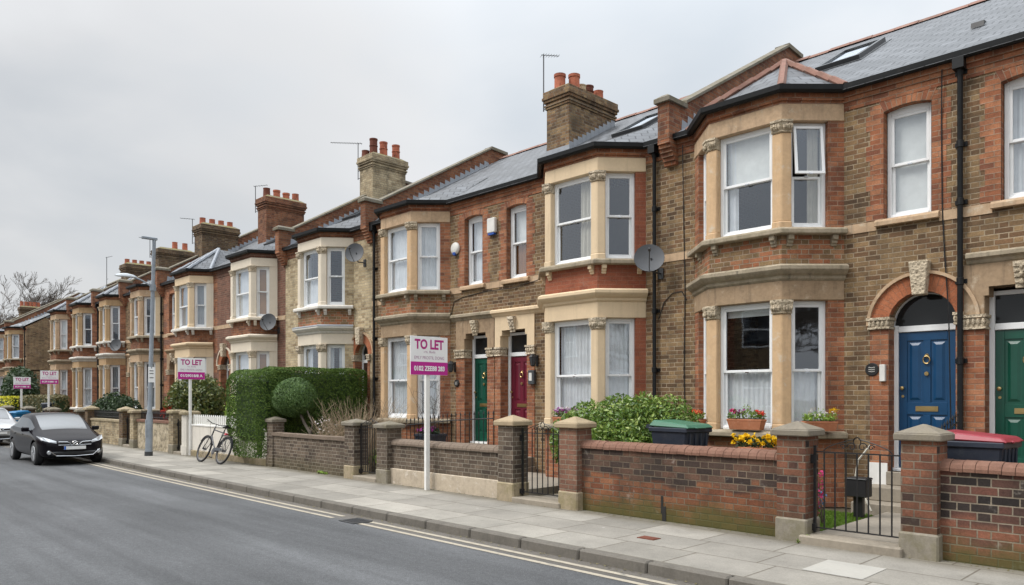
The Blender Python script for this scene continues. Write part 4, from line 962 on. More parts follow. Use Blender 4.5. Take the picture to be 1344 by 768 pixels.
# the row across the street, seen only as reflections in the panes
def far_side(x0, k):
    x1 = x0+5.; y = -13.5; h = root('opposite_house', 'plain red brick house number-less row across the street, house %d from the east' % k if 0 else 'red brick house across the street behind the camera', 'house', ((x0+x1)/2, y, 0), 'red brick houses across the street')
    m = MB(); m.box(x0, x1, y-8, y, 0, 6.4); build(m, 'wall', 'deep_red_brick' if k % 2 else 'brown_stock_brick', h)
    m = MB(); m.raw([(x0,y+.2,6.4),(x1,y+.2,6.4),(x1,y-4,8.9),(x0,y-4,8.9),(x1,y-8.2,6.4),(x0,y-8.2,6.4)], [(0,1,2,3),(3,2,4,5),(0,3,5),(1,4,2)]); build(m, 'roof', 'roof_slate', h)
    for wx, z0, w in ((.5,1.2,1.6),(.5,4.2,1.6),(3.2,4.2,1.)):
        m = MB(); m.box(x0+wx, x0+wx+w, y-.02, y+.04, z0, z0+1.9); f = build(m, 'window', 'white_upvc', h)
        m = MB(); m.box(x0+wx+.08, x0+wx+w-.08, y+.041, y+.05, z0+.08, z0+.9); m.box(x0+wx+.08, x0+wx+w-.08, y+.041, y+.05, z0+1., z0+1.82); build(m, 'pane', 'car_glass', f)
    m = MB(); m.box(x0+3.4, x0+4.3, y-.02, y+.03, .2, 2.4); build(m, 'door', 'maroon_door_paint', h)
for k in range(9): far_side(-60+5*k, k)
# ------------------------------------------------------------------ ground
KP = [(-160, 8.2), (-60, 7.4), (-34, 6.85), (-26, 6.62), (-20, 6.50), (-12, 6.42), (12, 6.40)]
def kerb_y(x):
    for (a, b), (c, d) in zip(KP, KP[1:]):
        if a <= x <= c: return b+(d-b)*(x-a)/(c-a)
    return 6.4
m = MB(); m.face([(-600,-500,-.20),(600,-500,-.20),(600,600,-.20),(-600,600,-.20)]); struct('ground', m, 'earth')
m = MB(); m.face([(-300,-1.6,-.12),(60,-1.6,-.12),(60,7.0,-.12),(-26,7.2,-.12),(-300,9.,-.12)]); m.face([(-58.4,6.6,-.117),(-51.4,6.6,-.117),(-51.4,60,-.117),(-58.4,60,-.117)]); struct('road', m, 'asphalt', recalc=False)
m = MB(); xs = [12-.92*i for i in range(190)]
for a, b in zip(xs[1:], xs):
    m.raw([(a+.006,kerb_y(a),-.15),(b-.006,kerb_y(b),-.15),(b-.006,kerb_y(b)+.14,-.15),(a+.006,kerb_y(a)+.14,-.15),(a+.006,kerb_y(a)+.01,0),(b-.006,kerb_y(b)+.01,0),(b-.006,kerb_y(b)+.14,0),(a+.006,kerb_y(a)+.14,0)], [(3,2,1,0),(4,5,6,7),(0,1,5,4),(1,2,6,5),(2,3,7,6),(3,0,4,7)])
struct('kerb', m, 'kerb_granite', bevel=.018)
m = MB(); pv = [12,6,0,-6,-12,-20,-26,-34,-51.4]
for a, b in zip(pv[1:], pv): m.face([(a,kerb_y(a)+.13,-.004),(b,kerb_y(b)+.13,-.004),(b,8.78,-.004),(a,8.78,-.004)])
m.face([(-120,8.0,-.004),(-58.4,7.6,-.004),(-58.4,9.3,-.004),(-120,9.5,-.004)]); m.face([(-120,-4.6,0),(40,-4.6,0),(40,-1.6,0),(-120,-1.6,0)]); m.face([(-120,-1.6,0),(40,-1.6,0),(40,-1.6,-.13),(-120,-1.6,-.13)])
struct('pavement', m, 'paving', recalc=False)
m = MB(); m.face([(-3.30,7.24,.0005),(-2.72,7.24,.0005),(-2.72,7.87,.0005),(-3.30,7.87,.0005)]); struct('paving_slab', m, 'pale_slab', recalc=False)
m = MB()
for o, w in ((.17,.075),(.36,.075)):
    xs = list(np.linspace(12, -24, 60))
    for a, b in zip(xs[1:], xs):
        if -9.75 < (a+b)/2 < -9.2: continue
        m.face([(a,kerb_y(a)-o-w,-.1155),(b,kerb_y(b)-o-w,-.1155),(b,kerb_y(b)-o,-.1155),(a,kerb_y(a)-o,-.1155)])
struct('road_marking', m, 'line_paint', recalc=False)
m = MB(); m.face([(-120,8.78,-.02),(30,8.78,-.02),(30,40,-.02),(-120,40,-.02)]); struct('garden_soil', m, 'earth', recalc=False)
m = MB(); m.box(-3.82,-2.85,8.74,11.1,-.02,.10); m.box(-8.7,-7.72,8.74,11.4,-.02,.03); m.box(-12.2,-9.1,9.3,11.5,-.02,.10); m.box(-13.4,-12.6,8.74,11.4,-.02,.06); struct('garden_path', m, 'path_concrete')
m = MB(); m.box(-6.6,-3.84,9.0,10.75,-.02,.07); struct('lawn', m, 'lawn')
# gully grate and inspection cover
m = MB(); x0, x1, y0, y1 = -9.66,-9.28,5.93,6.27
for a in ((x0,x1,y0,y0+.04),(x0,x1,y1-.04,y1),(x0,x0+.04,y0+.04,y1-.04),(x1-.04,x1,y0+.04,y1-.04)): m.box(*a, -.125,-.108)
for i in range(7): m.box(x0+.06+.056*i, x0+.06+.056*i+.03, y0+.04, y1-.04, -.13, -.110)
thing('drain_grate', m, 'dark_metal', 'iron drain grate in the gutter, breaking the double yellow lines', 'drain')
m = MB(); m.box(-5.44,-5.2,7.46,7.62,-.01,.004); m.box(-5.42,-5.22,7.48,7.60,.004,.007); thing('inspection_cover', m, 'tyre_rubber' if 0 else 'pot_brown', 'small rusty brown cover set in the pavement slabs', 'cover')

# ------------------------------------------------------------------ leaves
def unit(v): return v/np.maximum(np.linalg.norm(v, axis=1, keepdims=True), 1e-9)
def leafmb(P, size, N=None, aspect=.6, spread=.9, sz=.35):
    n = len(P); r = unit(rng.normal(size=(n,3)))
    nn = unit((N if N is not None else 0)+r*spread) if N is not None else r
    a = unit(np.cross(nn, unit(rng.normal(size=(n,3))))); b = np.cross(nn, a)
    s = size*(1+rng.uniform(-sz, sz, (n,1)))
    V = np.stack([P-a*s, P-b*s*aspect+nn*s*.12, P+a*s, P+b*s*aspect+nn*s*.12], 1).reshape(-1, 3)
    return V, [tuple(range(4*i, 4*i+4)) for i in range(n)]
def leaves(name, P, size, mat, par=None, N=None, loc=None, **k):
    V, F = leafmb(np.asarray(P), size, N, **k); m = MB(); m.v = [tuple(v) for v in V]; m.f = F
    return build(m, name, mat, par, recalc=False, loc=loc)
def blob(n, lobes, shell=.5):
    """points and normals through a lumpy crown made of several ellipsoids (cx,cy,cz,rx,ry,rz)"""
    L = np.array(lobes, float); w = (L[:,3]*L[:,4]*L[:,5])**(2/3); k = rng.choice(len(L), n, p=w/w.sum()); d = unit(rng.normal(size=(n,3)))
    r = 1-shell*rng.random((n,1))**1.6; r *= 1+.06*np.sin(d[:,:1]*9+k[:,None])*np.cos(d[:,1:2]*8)
    return L[k,:3]+d*L[k,3:]*r, d
def stems(mb, c, n, h, spread, r=.006, seg=4, base=.08, lo=.6, up=.25):
    for i in range(n):
        a = random.random()*2*PI; b = random.uniform(0, base); p = Vector((c[0]+math.cos(a)*b, c[1]+math.sin(a)*b, c[2])); a += random.uniform(-.5,.5)
        hh = h*random.uniform(lo, 1); sp = spread*random.uniform(.3, 1); pts = [p.copy()]
        for j in range(1, seg+1):
            t = j/seg; pts.append(p+Vector((math.cos(a)*sp*t**1.3+random.uniform(-.03,.03), math.sin(a)*sp*t**1.3+random.uniform(-.03,.03), hh*t)))
        mb.tube(pts, [r*(1-.7*j/seg) for j in range(seg+1)], 4, cap=False)
        for j in range(2):
            q = pts[random.randint(1, seg-1)]; e = q+Vector((random.uniform(-1,1), random.uniform(-1,1), random.uniform(.2,1.2))).normalized()*hh*up
            mb.tube([q, q.lerp(e,.5)+Vector((0,0,.02)), e], [r*.6, r*.5, r*.2], 3, cap=False)
def shrub(name, label, cat, lobes, n, size, leaf_, group=None, stem='dark_twig', aspect=.6, spread=.9, shell=.5):
    L = np.array(lobes); c = L[:,:3].mean(0); zmin = -.02
    r_ = root(name, label, cat, (float(c[0]), float(c[1]), zmin), group)
    P, N = blob(n, lobes, shell); leaves('foliage', P, size, leaf_, r_, N, aspect=aspect, spread=spread)
    sr = min(.02, size*.3)
    for l in lobes:
        m = MB(); stems(m, (l[0], l[1], zmin), 4, l[2]+l[5]*.5-zmin, l[3]*.7, sr, base=l[3]*.1); build(m, 'stems', stem, r_)
    return r_

n = 700; xx = rng.uniform(-24, 1, n); P_ = np.stack([xx, np.array([kerb_y(q) for q in xx])-np.abs(rng.normal(0, .07, n))-.01, np.full(n, -.108)], 1); up = np.tile([0,0,1.], (n,1))
xx = rng.uniform(-24, 1, n); P2 = np.stack([xx, 8.68-np.abs(rng.normal(0, .06, n)), np.full(n, .004)], 1)
V, F = leafmb(np.concatenate([P_, P2]), .014, np.concatenate([up, up]), .6, .35); m = MB(); m.v = [tuple(v) for v in V]; m.f = F
tag(build(m, 'fallen_leaves', 'brown_leaf', recalc=False), 'small dry leaves and grit along the kerb and the foot of the walls', 'leaves', kind='stuff')
# ------------------------------------------------------------------ garden walls, pillars, gates
def pillar(par, x, y, mat, cap='pillar_cap_stone', z=1.24, w=.35, base='plinth_grey', base_h=.27, capw=.06, caph=.17, flat=False):
    m = MB(); m.box(x, x+w, y, y+w, base_h-.01, z); p = build(m, 'pillar', mat, par)
    m = MB(); m.box(x-.02, x+w+.02, y-.02, y+w+.02, -.03, base_h)
    if base: build(m, 'plinth', base, p, bevel=.02)
    else: build(m, 'plinth', mat, p)
    m = MB(); cx, cy = x+w/2, y+w/2; h = w/2+capw
    m.box(cx-h, cx+h, cy-h, cy+h, z-.002, z+.075)
    if not flat: m.taper(cx, cy, z+.075, z+caph, h-.002, h-.002, .012, .012)
    else: m.taper(cx, cy, z+.075, z+.11, h-.002, h-.002, h*.75, h*.75)
    build(m, 'pillar_cap', cap, p, bevel=.012)
def coping(mb, x0, x1, y0, y1, z, kind='round', seg=.115):
    q = x0; cy = (y0+y1)/2; hw = (y1-y0)/2+.035
    prof = {'round': [(-hw,0),(-hw,.035),(-hw*.85,.075),(-hw*.5,.105),(0,.118),(hw*.5,.105),(hw*.85,.075),(hw,.035),(hw,0)], 'saddle': [(-hw,0),(-hw,.05),(0,.12),(hw,.05),(hw,0)], 'flat': [(-hw,0),(-hw,.07),(0,.085),(hw,.07),(hw,0)]}[kind]
    while q < x1-.02:
        e = min(q+seg, x1); dz = random.uniform(-.003,.004); n = len(prof)
        mb.raw([(q+.003, cy+a, z+b+dz) for a, b in prof]+[(e-.003, cy+a, z+b+dz) for a, b in prof], [tuple(range(n)), tuple(range(2*n-1, n-1, -1))]+[(i, (i+1) % n, n+(i+1) % n, n+i) for i in range(n)])
        q = e
def garden_wall(label, x0, x1, mat, z, cop, copmat, pillars, pmat, pcap, ck={}, seg=.115, group='low front garden walls', base=None, y=8.72, th=.23, rail=None, cap_kw={}):
    r_ = root('garden_wall', label, 'garden wall', ((x0+x1)/2, y, 0), group)
    m = MB(); m.box(x0, x1, y, y+th, -.05, z); w = build(m, 'brickwork', mat, r_)
    if cop: m = MB(); coping(m, x0, x1, y, y+th, z-.001, cop, seg); build(m, 'coping', copmat, w)
    if base: m = MB(); m.box(x0+.0, x1-.0, y-.035, y+.05, -.05, base[0]); build(m, 'plinth', base[1], w, bevel=.012)
    for px in pillars: pillar(r_, px, y-.12, pmat, pcap, **cap_kw)
    return r_
garden_wall('dark brick garden wall at the right edge with one pillar beside the open-bar gate', -2.50, 3.5, 'dark_garden_brick', .93, 'round', 'coping_tile_red', [-2.83, 1.2], 'pillar_brick', 'pillar_cap_stone')
garden_wall('long garden wall, dark brick above red, with rounded red coping and two pillars', -7.40, -4.20, 'mixed_garden_brick', .93, 'round', 'coping_tile_red', [-4.22], 'pillar_brick', 'pillar_cap_stone')
p_ = [o for o in D.objects if o.name.startswith('garden_wall')][-1]
for o in list(D.objects):
    if o.get('label', '').startswith('long garden wall'): pillar(o, -7.72, 8.60, 'rose_pillar_brick', 'pillar_cap_buff', z=1.23, base='plinth_stone')
garden_wall('grey brown brick garden wall on a pale rendered plinth behind the nearest to let post', -12.28, -9.0, 'grey_brown_brick', .76, 'round', 'coping_tile_brown', [-12.6], 'grey_brown_brick', 'coping_stone', base=(.30, 'plinth_render'), cap_kw=dict(z=1.08, caph=.14))
for o in list(D.objects):
    if o.get('label', '').startswith('grey brown brick garden wall on'): pillar(o, -9.06, 8.58, 'grey_brown_brick', 'pillar_cap_buff', z=1.23, base_h=.30, base='plinth_stone')
garden_wall('grey brown brick garden wall under the clipped ball tree', -17.2, -13.6, 'grey_brown_brick', .76, 'flat', 'coping_tile_brown', [-13.78], 'grey_brown_brick', 'coping_stone', seg=.45, cap_kw=dict(z=1.10, caph=.14, base='plinth_stone'))
for o in list(D.objects):
    if o.get('label', '').startswith('grey brown brick garden wall under'): pillar(o, -17.46, 8.70, 'grey_brown_brick', 'coping_stone', z=1.08, caph=.14, base=None, w=.30, capw=.045)
    if o.get('label', '').startswith('long garden wall'):
        m = MB(); m.box(-5.95,-5.915,8.712,8.74,.10,.34); m.box(-5.93,-5.87,8.711,8.74,.0,.20); build(m, 'crack', 'crack_black', o)  # crack drawn as two near-black boxes just proud of the brick face
# white rendered wall with picket top
r_ = root('garden_wall', 'white rendered low wall topped with white pickets behind the bicycle', 'garden wall', (-20.2, 8.72, 0), 'low front garden walls')
m = MB(); m.box(-22.3, -17.5, 8.74, 8.94, .0, .86); b = build(m, 'rendered_wall', 'white_render', r_)
m = MB(); m.box(-22.3, -17.45, 8.70, 8.98, -.05, .16); build(m, 'plinth', 'plinth_stone', b, bevel=.02)
m = MB(); m.box(-22.3, -17.6, 8.72, 8.96, .86, .91); build(m, 'coping', 'picket_white', r_, bevel=.008); m = MB(); m.box(-22.3, -18.1, 8.80, 8.83, .99, 1.03); build(m, 'rail', 'picket_white', r_, bevel=.008)
x = -22.2
while x < -18.1:
    m = MB(); m.box(x, x+.075, 8.775, 8.80, .90, 1.13); m.raw([(x,8.775,1.13),(x+.075,8.775,1.13),(x+.0375,8.775,1.19),(x,8.80,1.13),(x+.075,8.80,1.13),(x+.0375,8.80,1.19)], [(0,1,2),(5,4,3),(0,2,5,3),(1,4,5,2)]); build(m, 'picket', 'picket_white', r_)
    x += .135
pillar(r_, -22.66, 8.62, 'white_render', 'plinth_stone', z=1.18, base=None, flat=True)
garden_wall('pale flint panelled garden wall with red coping behind the street lamp', -26.8, -23.6, 'flint_wall', .88, 'flat', 'coping_tile_red', [-23.62], 'stack_brick_yellow', 'plinth_stone', cap_kw=dict(z=1.2, flat=True), seg=.4)
for o in list(D.objects):
    if o.get('label', '').startswith('pale flint'): pillar(o, -27.1, 8.6, 'stack_brick_yellow', 'plinth_stone', z=1.16, flat=True)
garden_wall('brown brick garden wall with yellowed stone coping beside the dark car', -31.9, -28.1, 'stack_brick_yellow', .82, 'flat', 'plinth_stone', [-28.2, -32.2], 'stack_brick_dark', 'plinth_stone', cap_kw=dict(z=1.2), seg=.5)
for i, (a, b, lab) in enumerate(((-37.2,-33.4,'brown garden wall partly hidden by the dark car'),(-41.5,-38.2,'far brown garden wall seen over the dark car bonnet'),(-46,-42.4,'far brown garden wall behind the blue bin'),(-51.2,-47,'farthest brown garden wall before the side street'))):
    garden_wall(lab, a, b, 'stack_brick_dark', .8, 'flat', 'coping_stone', [a-.3, b-.02], 'stack_brick_dark', 'coping_stone', seg=.6, cap_kw=dict(z=1.1))
garden_wall('garden wall of the far terrace beyond the side street', -73, -59.5, 'stack_brick_dark', .8, 'flat', 'coping_stone', [-59.6], 'stack_brick_dark', 'coping_stone', y=9.2, seg=1.)
# thresholds
m = MB(); m.box(-3.92,-2.80,8.52,8.96,-.03,.095); m.box(-8.72,-7.68,8.55,8.96,-.03,.08); m.box(-13.42,-12.58,8.56,8.96,-.03,.08); m.box(-23.27,-22.64,8.6,8.96,-.03,.07); m.box(-27.9,-27.1,8.6,8.96,-.03,.07); struct('threshold_step', m, 'step_stone', bevel=.015)

def gate(label, x0, x1, y, z0, z1, nb, arch=0., scroll=True, r=.009):
    g = root('garden_gate', label, 'gate', ((x0+x1)/2, y, z0), 'black iron garden gates')
    m = MB(); b = lambda xa, xb, za, zb, w=.012: m.box(xa, xb, y-w, y+w, za, zb)
    b(x0, x0+.028, z0, z1+.03, .014); b(x1-.028, x1, z0, z1+.0, .014); b(x0, x1, z0+.05, z0+.065, .009); b(x0, x1, z1-.05, z1-.035, .009)
    build(m, 'gate_frame', 'black_iron', g)
    for i in range(1, nb):
        t = i/nb; x = x0+(x1-x0)*t; m = MB(); top = z1-.04+arch*math.sin(PI*t); m.tube([(x, y, z0+.06), (x, y, top)], r, 6); build(m, 'bar', 'black_iron', g)
    if scroll:
        m = MB(); cx = (x0+x1)/2
        for s_ in (-1, 1):
            for R, o in ((.055,.06),(.035,.155)):
                pts = [(cx+s_*(o+R*(1-t/9)*math.cos(t)), y, z1+.03+R*(1-t/9)*math.sin(t)) for t in [k*.5 for k in range(15)]]; m.tube(pts, .006, 5)
            m.tube([(cx+s_*(.02+.36*t), y, z1-.03+.15*(1-t)**.6) for t in [k/10 for k in range(11)]], .006, 5)
            m.tube([(cx+s_*.04*math.cos(t), y, z1+.09+.05*math.sin(t)) for t in [k*.4-.6 for k in range(10)]], .006, 5)
        build(m, 'scrollwork', 'black_iron', g)
    m = MB(); m.box(x0-.03, x0+.03, y-.03, y+.03, z0+.02, z0+.10); build(m, 'hinge', 'black_iron', g); m = MB(); m.box(x0-.03, x0+.02, y-.025, y+.025, z1-.18, z1-.08); build(m, 'hinge', 'black_iron', g)
    return g
gate('open-bar black iron gate with scrolled top in front of the blue door path', -3.84, -2.85, 8.76, .11, 1.10, 8)
gate('narrow black iron gate in front of the maroon door path', -8.66, -7.74, 8.74, .10, 1.16, 8, .10)
gate('tall plain black iron gate beside the dry twiggy shrub', -13.38, -12.62, 8.74, .10, 1.12, 9, .05)
gate('thin dark gate left of the white rendered wall', -23.24, -22.68, 8.74, .10, 1.0, 6, 0, False)
gate('thin dark gate between the flint wall and the yellowed coping wall', -27.8, -27.15, 8.74, .10, 1.0, 6, 0, False)
def railing(label, pts, zb, zt, step=.13, r=.008, spear=True):
    x0, y0 = pts[0]; g = root('iron_railing', label, 'railing', (x0, y0, zb), 'black iron railings'); b = MB(); n_ = 0
    for (xa, ya, ta), (xb, yb_, tb) in zip([(p[0], p[1], zt[i]) for i, p in enumerate(pts)], [(p[0], p[1], zt[i+1]) for i, p in enumerate(pts[1:])]):
        b = MB(); b.tube([(xa, ya, ta-.12), (xb, yb_, tb-.12)], .012, 6); build(b, 'rail', 'black_iron', g); b = MB(); b.tube([(xa, ya, zb+.08), (xb, yb_, zb+.08)], .012, 6); build(b, 'rail', 'black_iron', g)
        L = math.hypot(xb-xa, yb_-ya); n = int(L/step)
        for i in range(n+1):
            t = i/max(n,1); x, y, z = xa+(xb-xa)*t, ya+(yb_-ya)*t, ta+(tb-ta)*t
            m = MB(); m.tube([(x,y,zb),(x,y,z-.04)], r, 5); 
            if spear: m.lathe((x,y,z-.04), [(.006,-.01),(.016,.01),(.012,.03),(.001,.07)], 5)
            build(m, 'bar', 'black_iron', g)
railing('black spear topped railing behind the plinth wall, in front of the dark green door', [(-12.3, 9.12), (-10.9, 9.12), (-9.75, 9.12)], .0, [1.25, 1.38, 1.44], .125)
railing('short black handrail railing beside the blue door steps', [(-2.95, 10.2), (-2.95, 11.1)], .1, [1.28, 1.5], .11)
railing('black railing on top of the yellowed coping wall', [(-31.8, 8.84), (-28.3, 8.84)], .9, [1.25, 1.25], .12, .014, False)
railing('black railing on top of the flint wall', [(-26.7, 8.84), (-23.7, 8.84)], .95, [1.3, 1.3], .12, .014, False)

# ------------------------------------------------------------------ to let boards
def text_mb(body, size, cx, cz, T, depth=.002, bold=False, width=None):
    cu = D.curves.new('t', 'FONT'); cu.body = body; cu.size = size; cu.align_x = 'CENTER'; cu.align_y = 'CENTER'; cu.extrude = depth; cu.offset = size*(.035 if bold else .0); cu.resolution_u = 3
    o = D.objects.new('t', cu); COL.objects.link(o); dg = bpy.context.evaluated_depsgraph_get(); dg.update(); e = o.evaluated_get(dg); me = e.to_mesh()
    vs = [v.co.copy() for v in me.vertices]; fs = [tuple(p.vertices) for p in me.polygons]; e.to_mesh_clear(); D.objects.remove(o); D.curves.remove(cu)
    xs = [v.x for v in vs]; k = 1 if not width else width/(max(xs)-min(xs)); ys = [v.y for v in vs]; mx, my = (max(xs)+min(xs))/2, (max(ys)+min(ys))/2
    m = MB(); m.raw([T(cx+(v.x-mx)*k, cz+(v.y-my), v.z) for v in vs], fs); return m
def to_let(label, x, y, zt, w, h, lines, post_r=.045, ry=0.):
    g = root('to_let_board', label, 'sign', (x, y, -.02), 'to let boards along the street')
    # the face looks along the street towards +x ; u runs +y, drawn left to right for someone at +x looking -x
    T = lambda u, v, o: (x+.02+o+u*ry, y+u, v)
    m = MB(); m.box(-w/2, w/2, 0, 1, zt-h, zt, T=lambda u, o, v: (x+.014+u*ry+(-.01+.016*o), y+u, v)); b = build(m, 'board', 'sign_white', g, bevel=.002)
    m = MB(); m.box(-w/2+.003, w/2-.003, 0, 1, zt-h+.003, zt-h*.66, T=lambda u, o, v: (x+.0215+u*ry+(-.003+.005*o), y+u, v)); build(m, 'phone_panel', 'sign_magenta', g)
    build(text_mb('TO LET', h*.34, 0, zt-h*.20, T, bold=True, width=w*.78), 'lettering', 'sign_text_magenta', b)
    if lines:
        build(text_mb(lines[0], h*.09, w*.0, zt-h*.40, T, width=w*.32), 'small_print', 'sign_text_grey', b)
        build(text_mb(lines[1], h*.115, 0, zt-h*.55, T, width=w*.80), 'agent_line', 'sign_text_grey', b)
        T2 = lambda u, v, o: (x+.026+o+u*ry, y+u, v)
        build(text_mb(lines[2], h*.17, 0, zt-h*.83, T2, bold=True, width=w*.82), 'phone_number', 'sign_white', b)
    m = MB(); m.box(x-.055, x+.005, y-post_r-.02, y+post_r-.02, -.02, zt-.05); build(m, 'post', 'white_paint', g, bevel=.004)
to_let('nearest to let board on a white post by the plinth wall', -10.93, 8.60, 2.80, .86, .70, ('-rti, Buds', 'EMLY PROSTIL DONG', '0102 ZEE88 283'))
to_let('second to let board on a white post above the picket wall and bicycle', -22.2, 8.72, 2.83, .78, .62, ('-ni. Buds', 'EMLY PROSTIL DONG', '01/29018/8 A'), .035)
to_let('third to let board in front of the gable wall', -38, 8.74, 2.85, .70, .58, ('Buds', 'EMLY PROSTIL', '0129 01880 18'), .035)
to_let('farthest to let board at the left edge beside the dark evergreen', -44, 8.93, 2.69, .74, .58, ('Buds', 'EMLY PROSTIL', '0129 01880 18'), .04)

# ------------------------------------------------------------------ street lamp
g = root('street_lamp', 'grey steel street lamp column with a curved arm and small notice plate', 'street lamp', (-22.94, 7.79, 0))
tx, ty = .30/6.2, .05/6.2
ax = lambda z: (-22.94+tx*z, 7.79+ty*z)
m = MB(); pts = [0,.05,1.15,1.25,6.24]; m.tube([(*ax(z), z) for z in pts], [.105,.10,.09,.066,.048], 14); build(m, 'column', 'lamp_steel', g, smooth=50)
m = MB(); m.tube([(*ax(z), z) for z in (-.01,.12)], .112, 14); build(m, 'base_collar', 'dark_metal', g, smooth=50)
m = MB(); m.box(ax(.7)[0]-.05, ax(.7)[0]+.05, 7.70, 7.72, .55, 1.05); build(m, 'access_door', 'lamp_steel', g)
c = ax(4.85); m = MB(); m.tube([(c[0], c[1], 4.83), (c[0], c[1]-.18, 4.96), (c[0]-.02, c[1]-.34, 5.04), (c[0]-.02, c[1]-.50, 5.08)], .022, 8); m.tube([(*ax(4.75),4.75),(*ax(4.93),4.93)], .085, 12); build(m, 'arm', 'lamp_steel', g, smooth=50)
m = MB(); ln = [(-.26,.05,.03),(-.18,.10,.07),(0,.125,.10),(.18,.11,.085),(.30,.05,.04)]
k = len(ln)
for i, (s_, w, hh) in enumerate(ln):
    for j in range(8):
        a = PI*j/7; m.v.append((c[0]-.02+w*math.cos(a), c[1]-.70-s_, 5.08+hh*math.sin(a)))
for i in range(k-1):
    for j in range(7): m.f.append((i*8+j, i*8+j+1, i*8+8+j+1, i*8+8+j))
    m.f.append((i*8+7, i*8, i*8+8, i*8+15))
m.f.append(tuple(range(8))); m.f.append(tuple(range(8*k-8, 8*k))); build(m, 'lantern', 'lamp_head_grey', g, smooth=60)
m = MB(); m.box(ax(6.24)[0]-.05, ax(6.24)[0]+.05, 7.50, 7.92, 6.2, 6.27); build(m, 'top_bracket', 'lamp_steel', g, bevel=.01)
m = MB(); cx, cy = ax(2.35); m.box(cx+.060, cx+.068, cy-.09, cy+.09, 2.12, 2.56); b = build(m, 'notice_plate', 'sign_white', g)
m = MB(); 
for zz in (2.44,2.36,2.24): m.box(cx+.069, cx+.071, cy-.055, cy+.055, zz, zz+.022)
build(m, 'notice_print', 'dark_metal', g)

# ------------------------------------------------------------------ dishes, aerials, alarms, lanterns
def dish(label, x, y, z, r=.30, az=-.6, el=.25, arm=.3):
    g = root('satellite_dish', label, 'satellite dish', (x, y+arm, z), 'grey satellite dishes on the house fronts')
    Rm = Matrix.Translation((x, y, z)) @ Matrix.Rotation(az, 4, 'Z') @ Matrix.Rotation(-el, 4, 'X')
    m = MB(); m.lathe((0,0,0), [(.001,.06),(r*.4,.052),(r*.75,.028),(r,-.0),(r*1.01,.006),(r*.75,.04),(r*.4,.066),(.001,.075)], 24, 'y'); m.v = [tuple(Rm @ Vector(v)) for v in m.v]; build(m, 'reflector', 'dish_grey', g, smooth=60)
    m = MB(); m.tube([(0,.05,-r*.95),(0,-.22,-r*.55),(0,-.36,-r*.15)], .009, 6); m.lathe((0,-.38,-r*.1), [(.018,-.03),(.026,-.02),(.026,.05),(.015,.06)], 10, 'y'); m.v = [tuple(Rm @ Vector(v)) for v in m.v]; build(m, 'feed_arm', 'dark_metal', g)
    m = MB(); m.tube([(x, y+.06, z), (x, y+.12, z-.25), (x, y+arm, z-.25)], .018, 6); m.box(x-.06, x+.06, y+arm-.02, y+arm, z-.35, z-.15); build(m, 'bracket', 'dark_metal', g)
dish('satellite dish beside the cream bay, by the black downpipe', -8.05, 11.42, 4.24, .275, .62, .3, .37)
dish('satellite dish on the pale yellow brick wall', -17.85, 11.45, 5.68, .27, .62, .2, .35)
dish('satellite dish at the sill of the ivory bay', -22.85, 11.42, 4.12, .28, .62, .2, .38)
dish('small satellite dish near the white sill left of the street lamp', -37.55, 11.3, 4.1, .29, .62, .2, .5)
def aerial(label, x, y, z0, z1, dirs=(1.,0), yagi=True, n=9, L=.7):
    g = root('television_aerial', label, 'aerial', (x, y, z0), 'television aerials on the chimneys')
    m = MB(); m.tube([(x,y,z0),(x,y,z1)], .016, 6); m.tube([(x,y,z0+.05),(x+.14,y+.02,z0+.02)], .014, 5); m.tube([(x,y,z0+.3),(x+.14,y+.02,z0+.3)], .014, 5); build(m, 'mast', 'aerial_metal', g)
    m = MB(); dx, dy = dirs; z = z1-.02; m.tube([(x-dx*L*.15,y-dy*L*.15,z),(x+dx*L,y+dy*L,z+(.06))], .010, 5)
    for i in range(n):
        t = -.1+1.05*i/(n-1); cx, cy = x+dx*L*t, y+dy*L*t; w = .12-.04*i/n; m.tube([(cx-dy*w,cy+dx*w,z+.06*t),(cx+dy*w,cy-dx*w,z+.06*t)], .006, 4)
    build(m, 'antenna', 'aerial_metal', g)
aerial('television aerial beside the cream bay house chimney with five pots', -13.1, 14.0, 8.95, 10.4, (.35,.9), n=7, L=.45)
aerial('television aerial on the yellow brick chimney with tall crowned pots', -22.75, 14.75, 9.35, 10.65, (-.75,-.65), n=12, L=1.)
aerial('television aerial on the red brick chimney', -28.05, 13.5, 8.9, 9.95, (.6,.7), n=6, L=.5)
aerial('television aerial on the mossy dark chimney right of the street lamp', -33.35, 13.15, 8.4, 9.5, (-.7,-.6), n=6, L=.6)
aerial('television aerial on the two pot chimney behind the street lamp', -38.1, 13.0, 8.4, 9.35, (-.7,-.6), n=6, L=.6)
aerial('farthest television aerial, left of the four pot mossy chimney', -42.6, 12.4, 7.5, 8.95, (.5,.5), n=5, L=.4)
def alarm(label, x, z, w, h, rnd=False):
    g = root('alarm_box', label, 'alarm box', (x, YF, z), 'burglar alarm boxes')
    m = MB()
    if rnd: m.lathe((x, YF-.04, z), [(w*.3,-.05),(w*.85,-.035),(w,0),(w,.04)], 16, 'y')
    else: m.box(x-w, x+w, YF-.09, YF, z-h, z+h)
    build(m, 'cover', 'box_white', g, bevel=.015)
    m = MB()
    if rnd: m.lathe((x, YF-.05, z-h*.75), [(.05,-.03),(.06,.02)], 10, 'y')
    else: m.box(x-w*.75, x+w*.75, YF-.08, YF-.01, z-h-.045, z-h+.0)
    build(m, 'strobe', 'alarm_blue', g)
alarm('white square alarm box with blue base between the two upper windows', -12.62, 5.62, .13, .17)
alarm('white rounded alarm box with blue base beside the cream curtained bay', -13.93, 5.28, .15, .16, True)
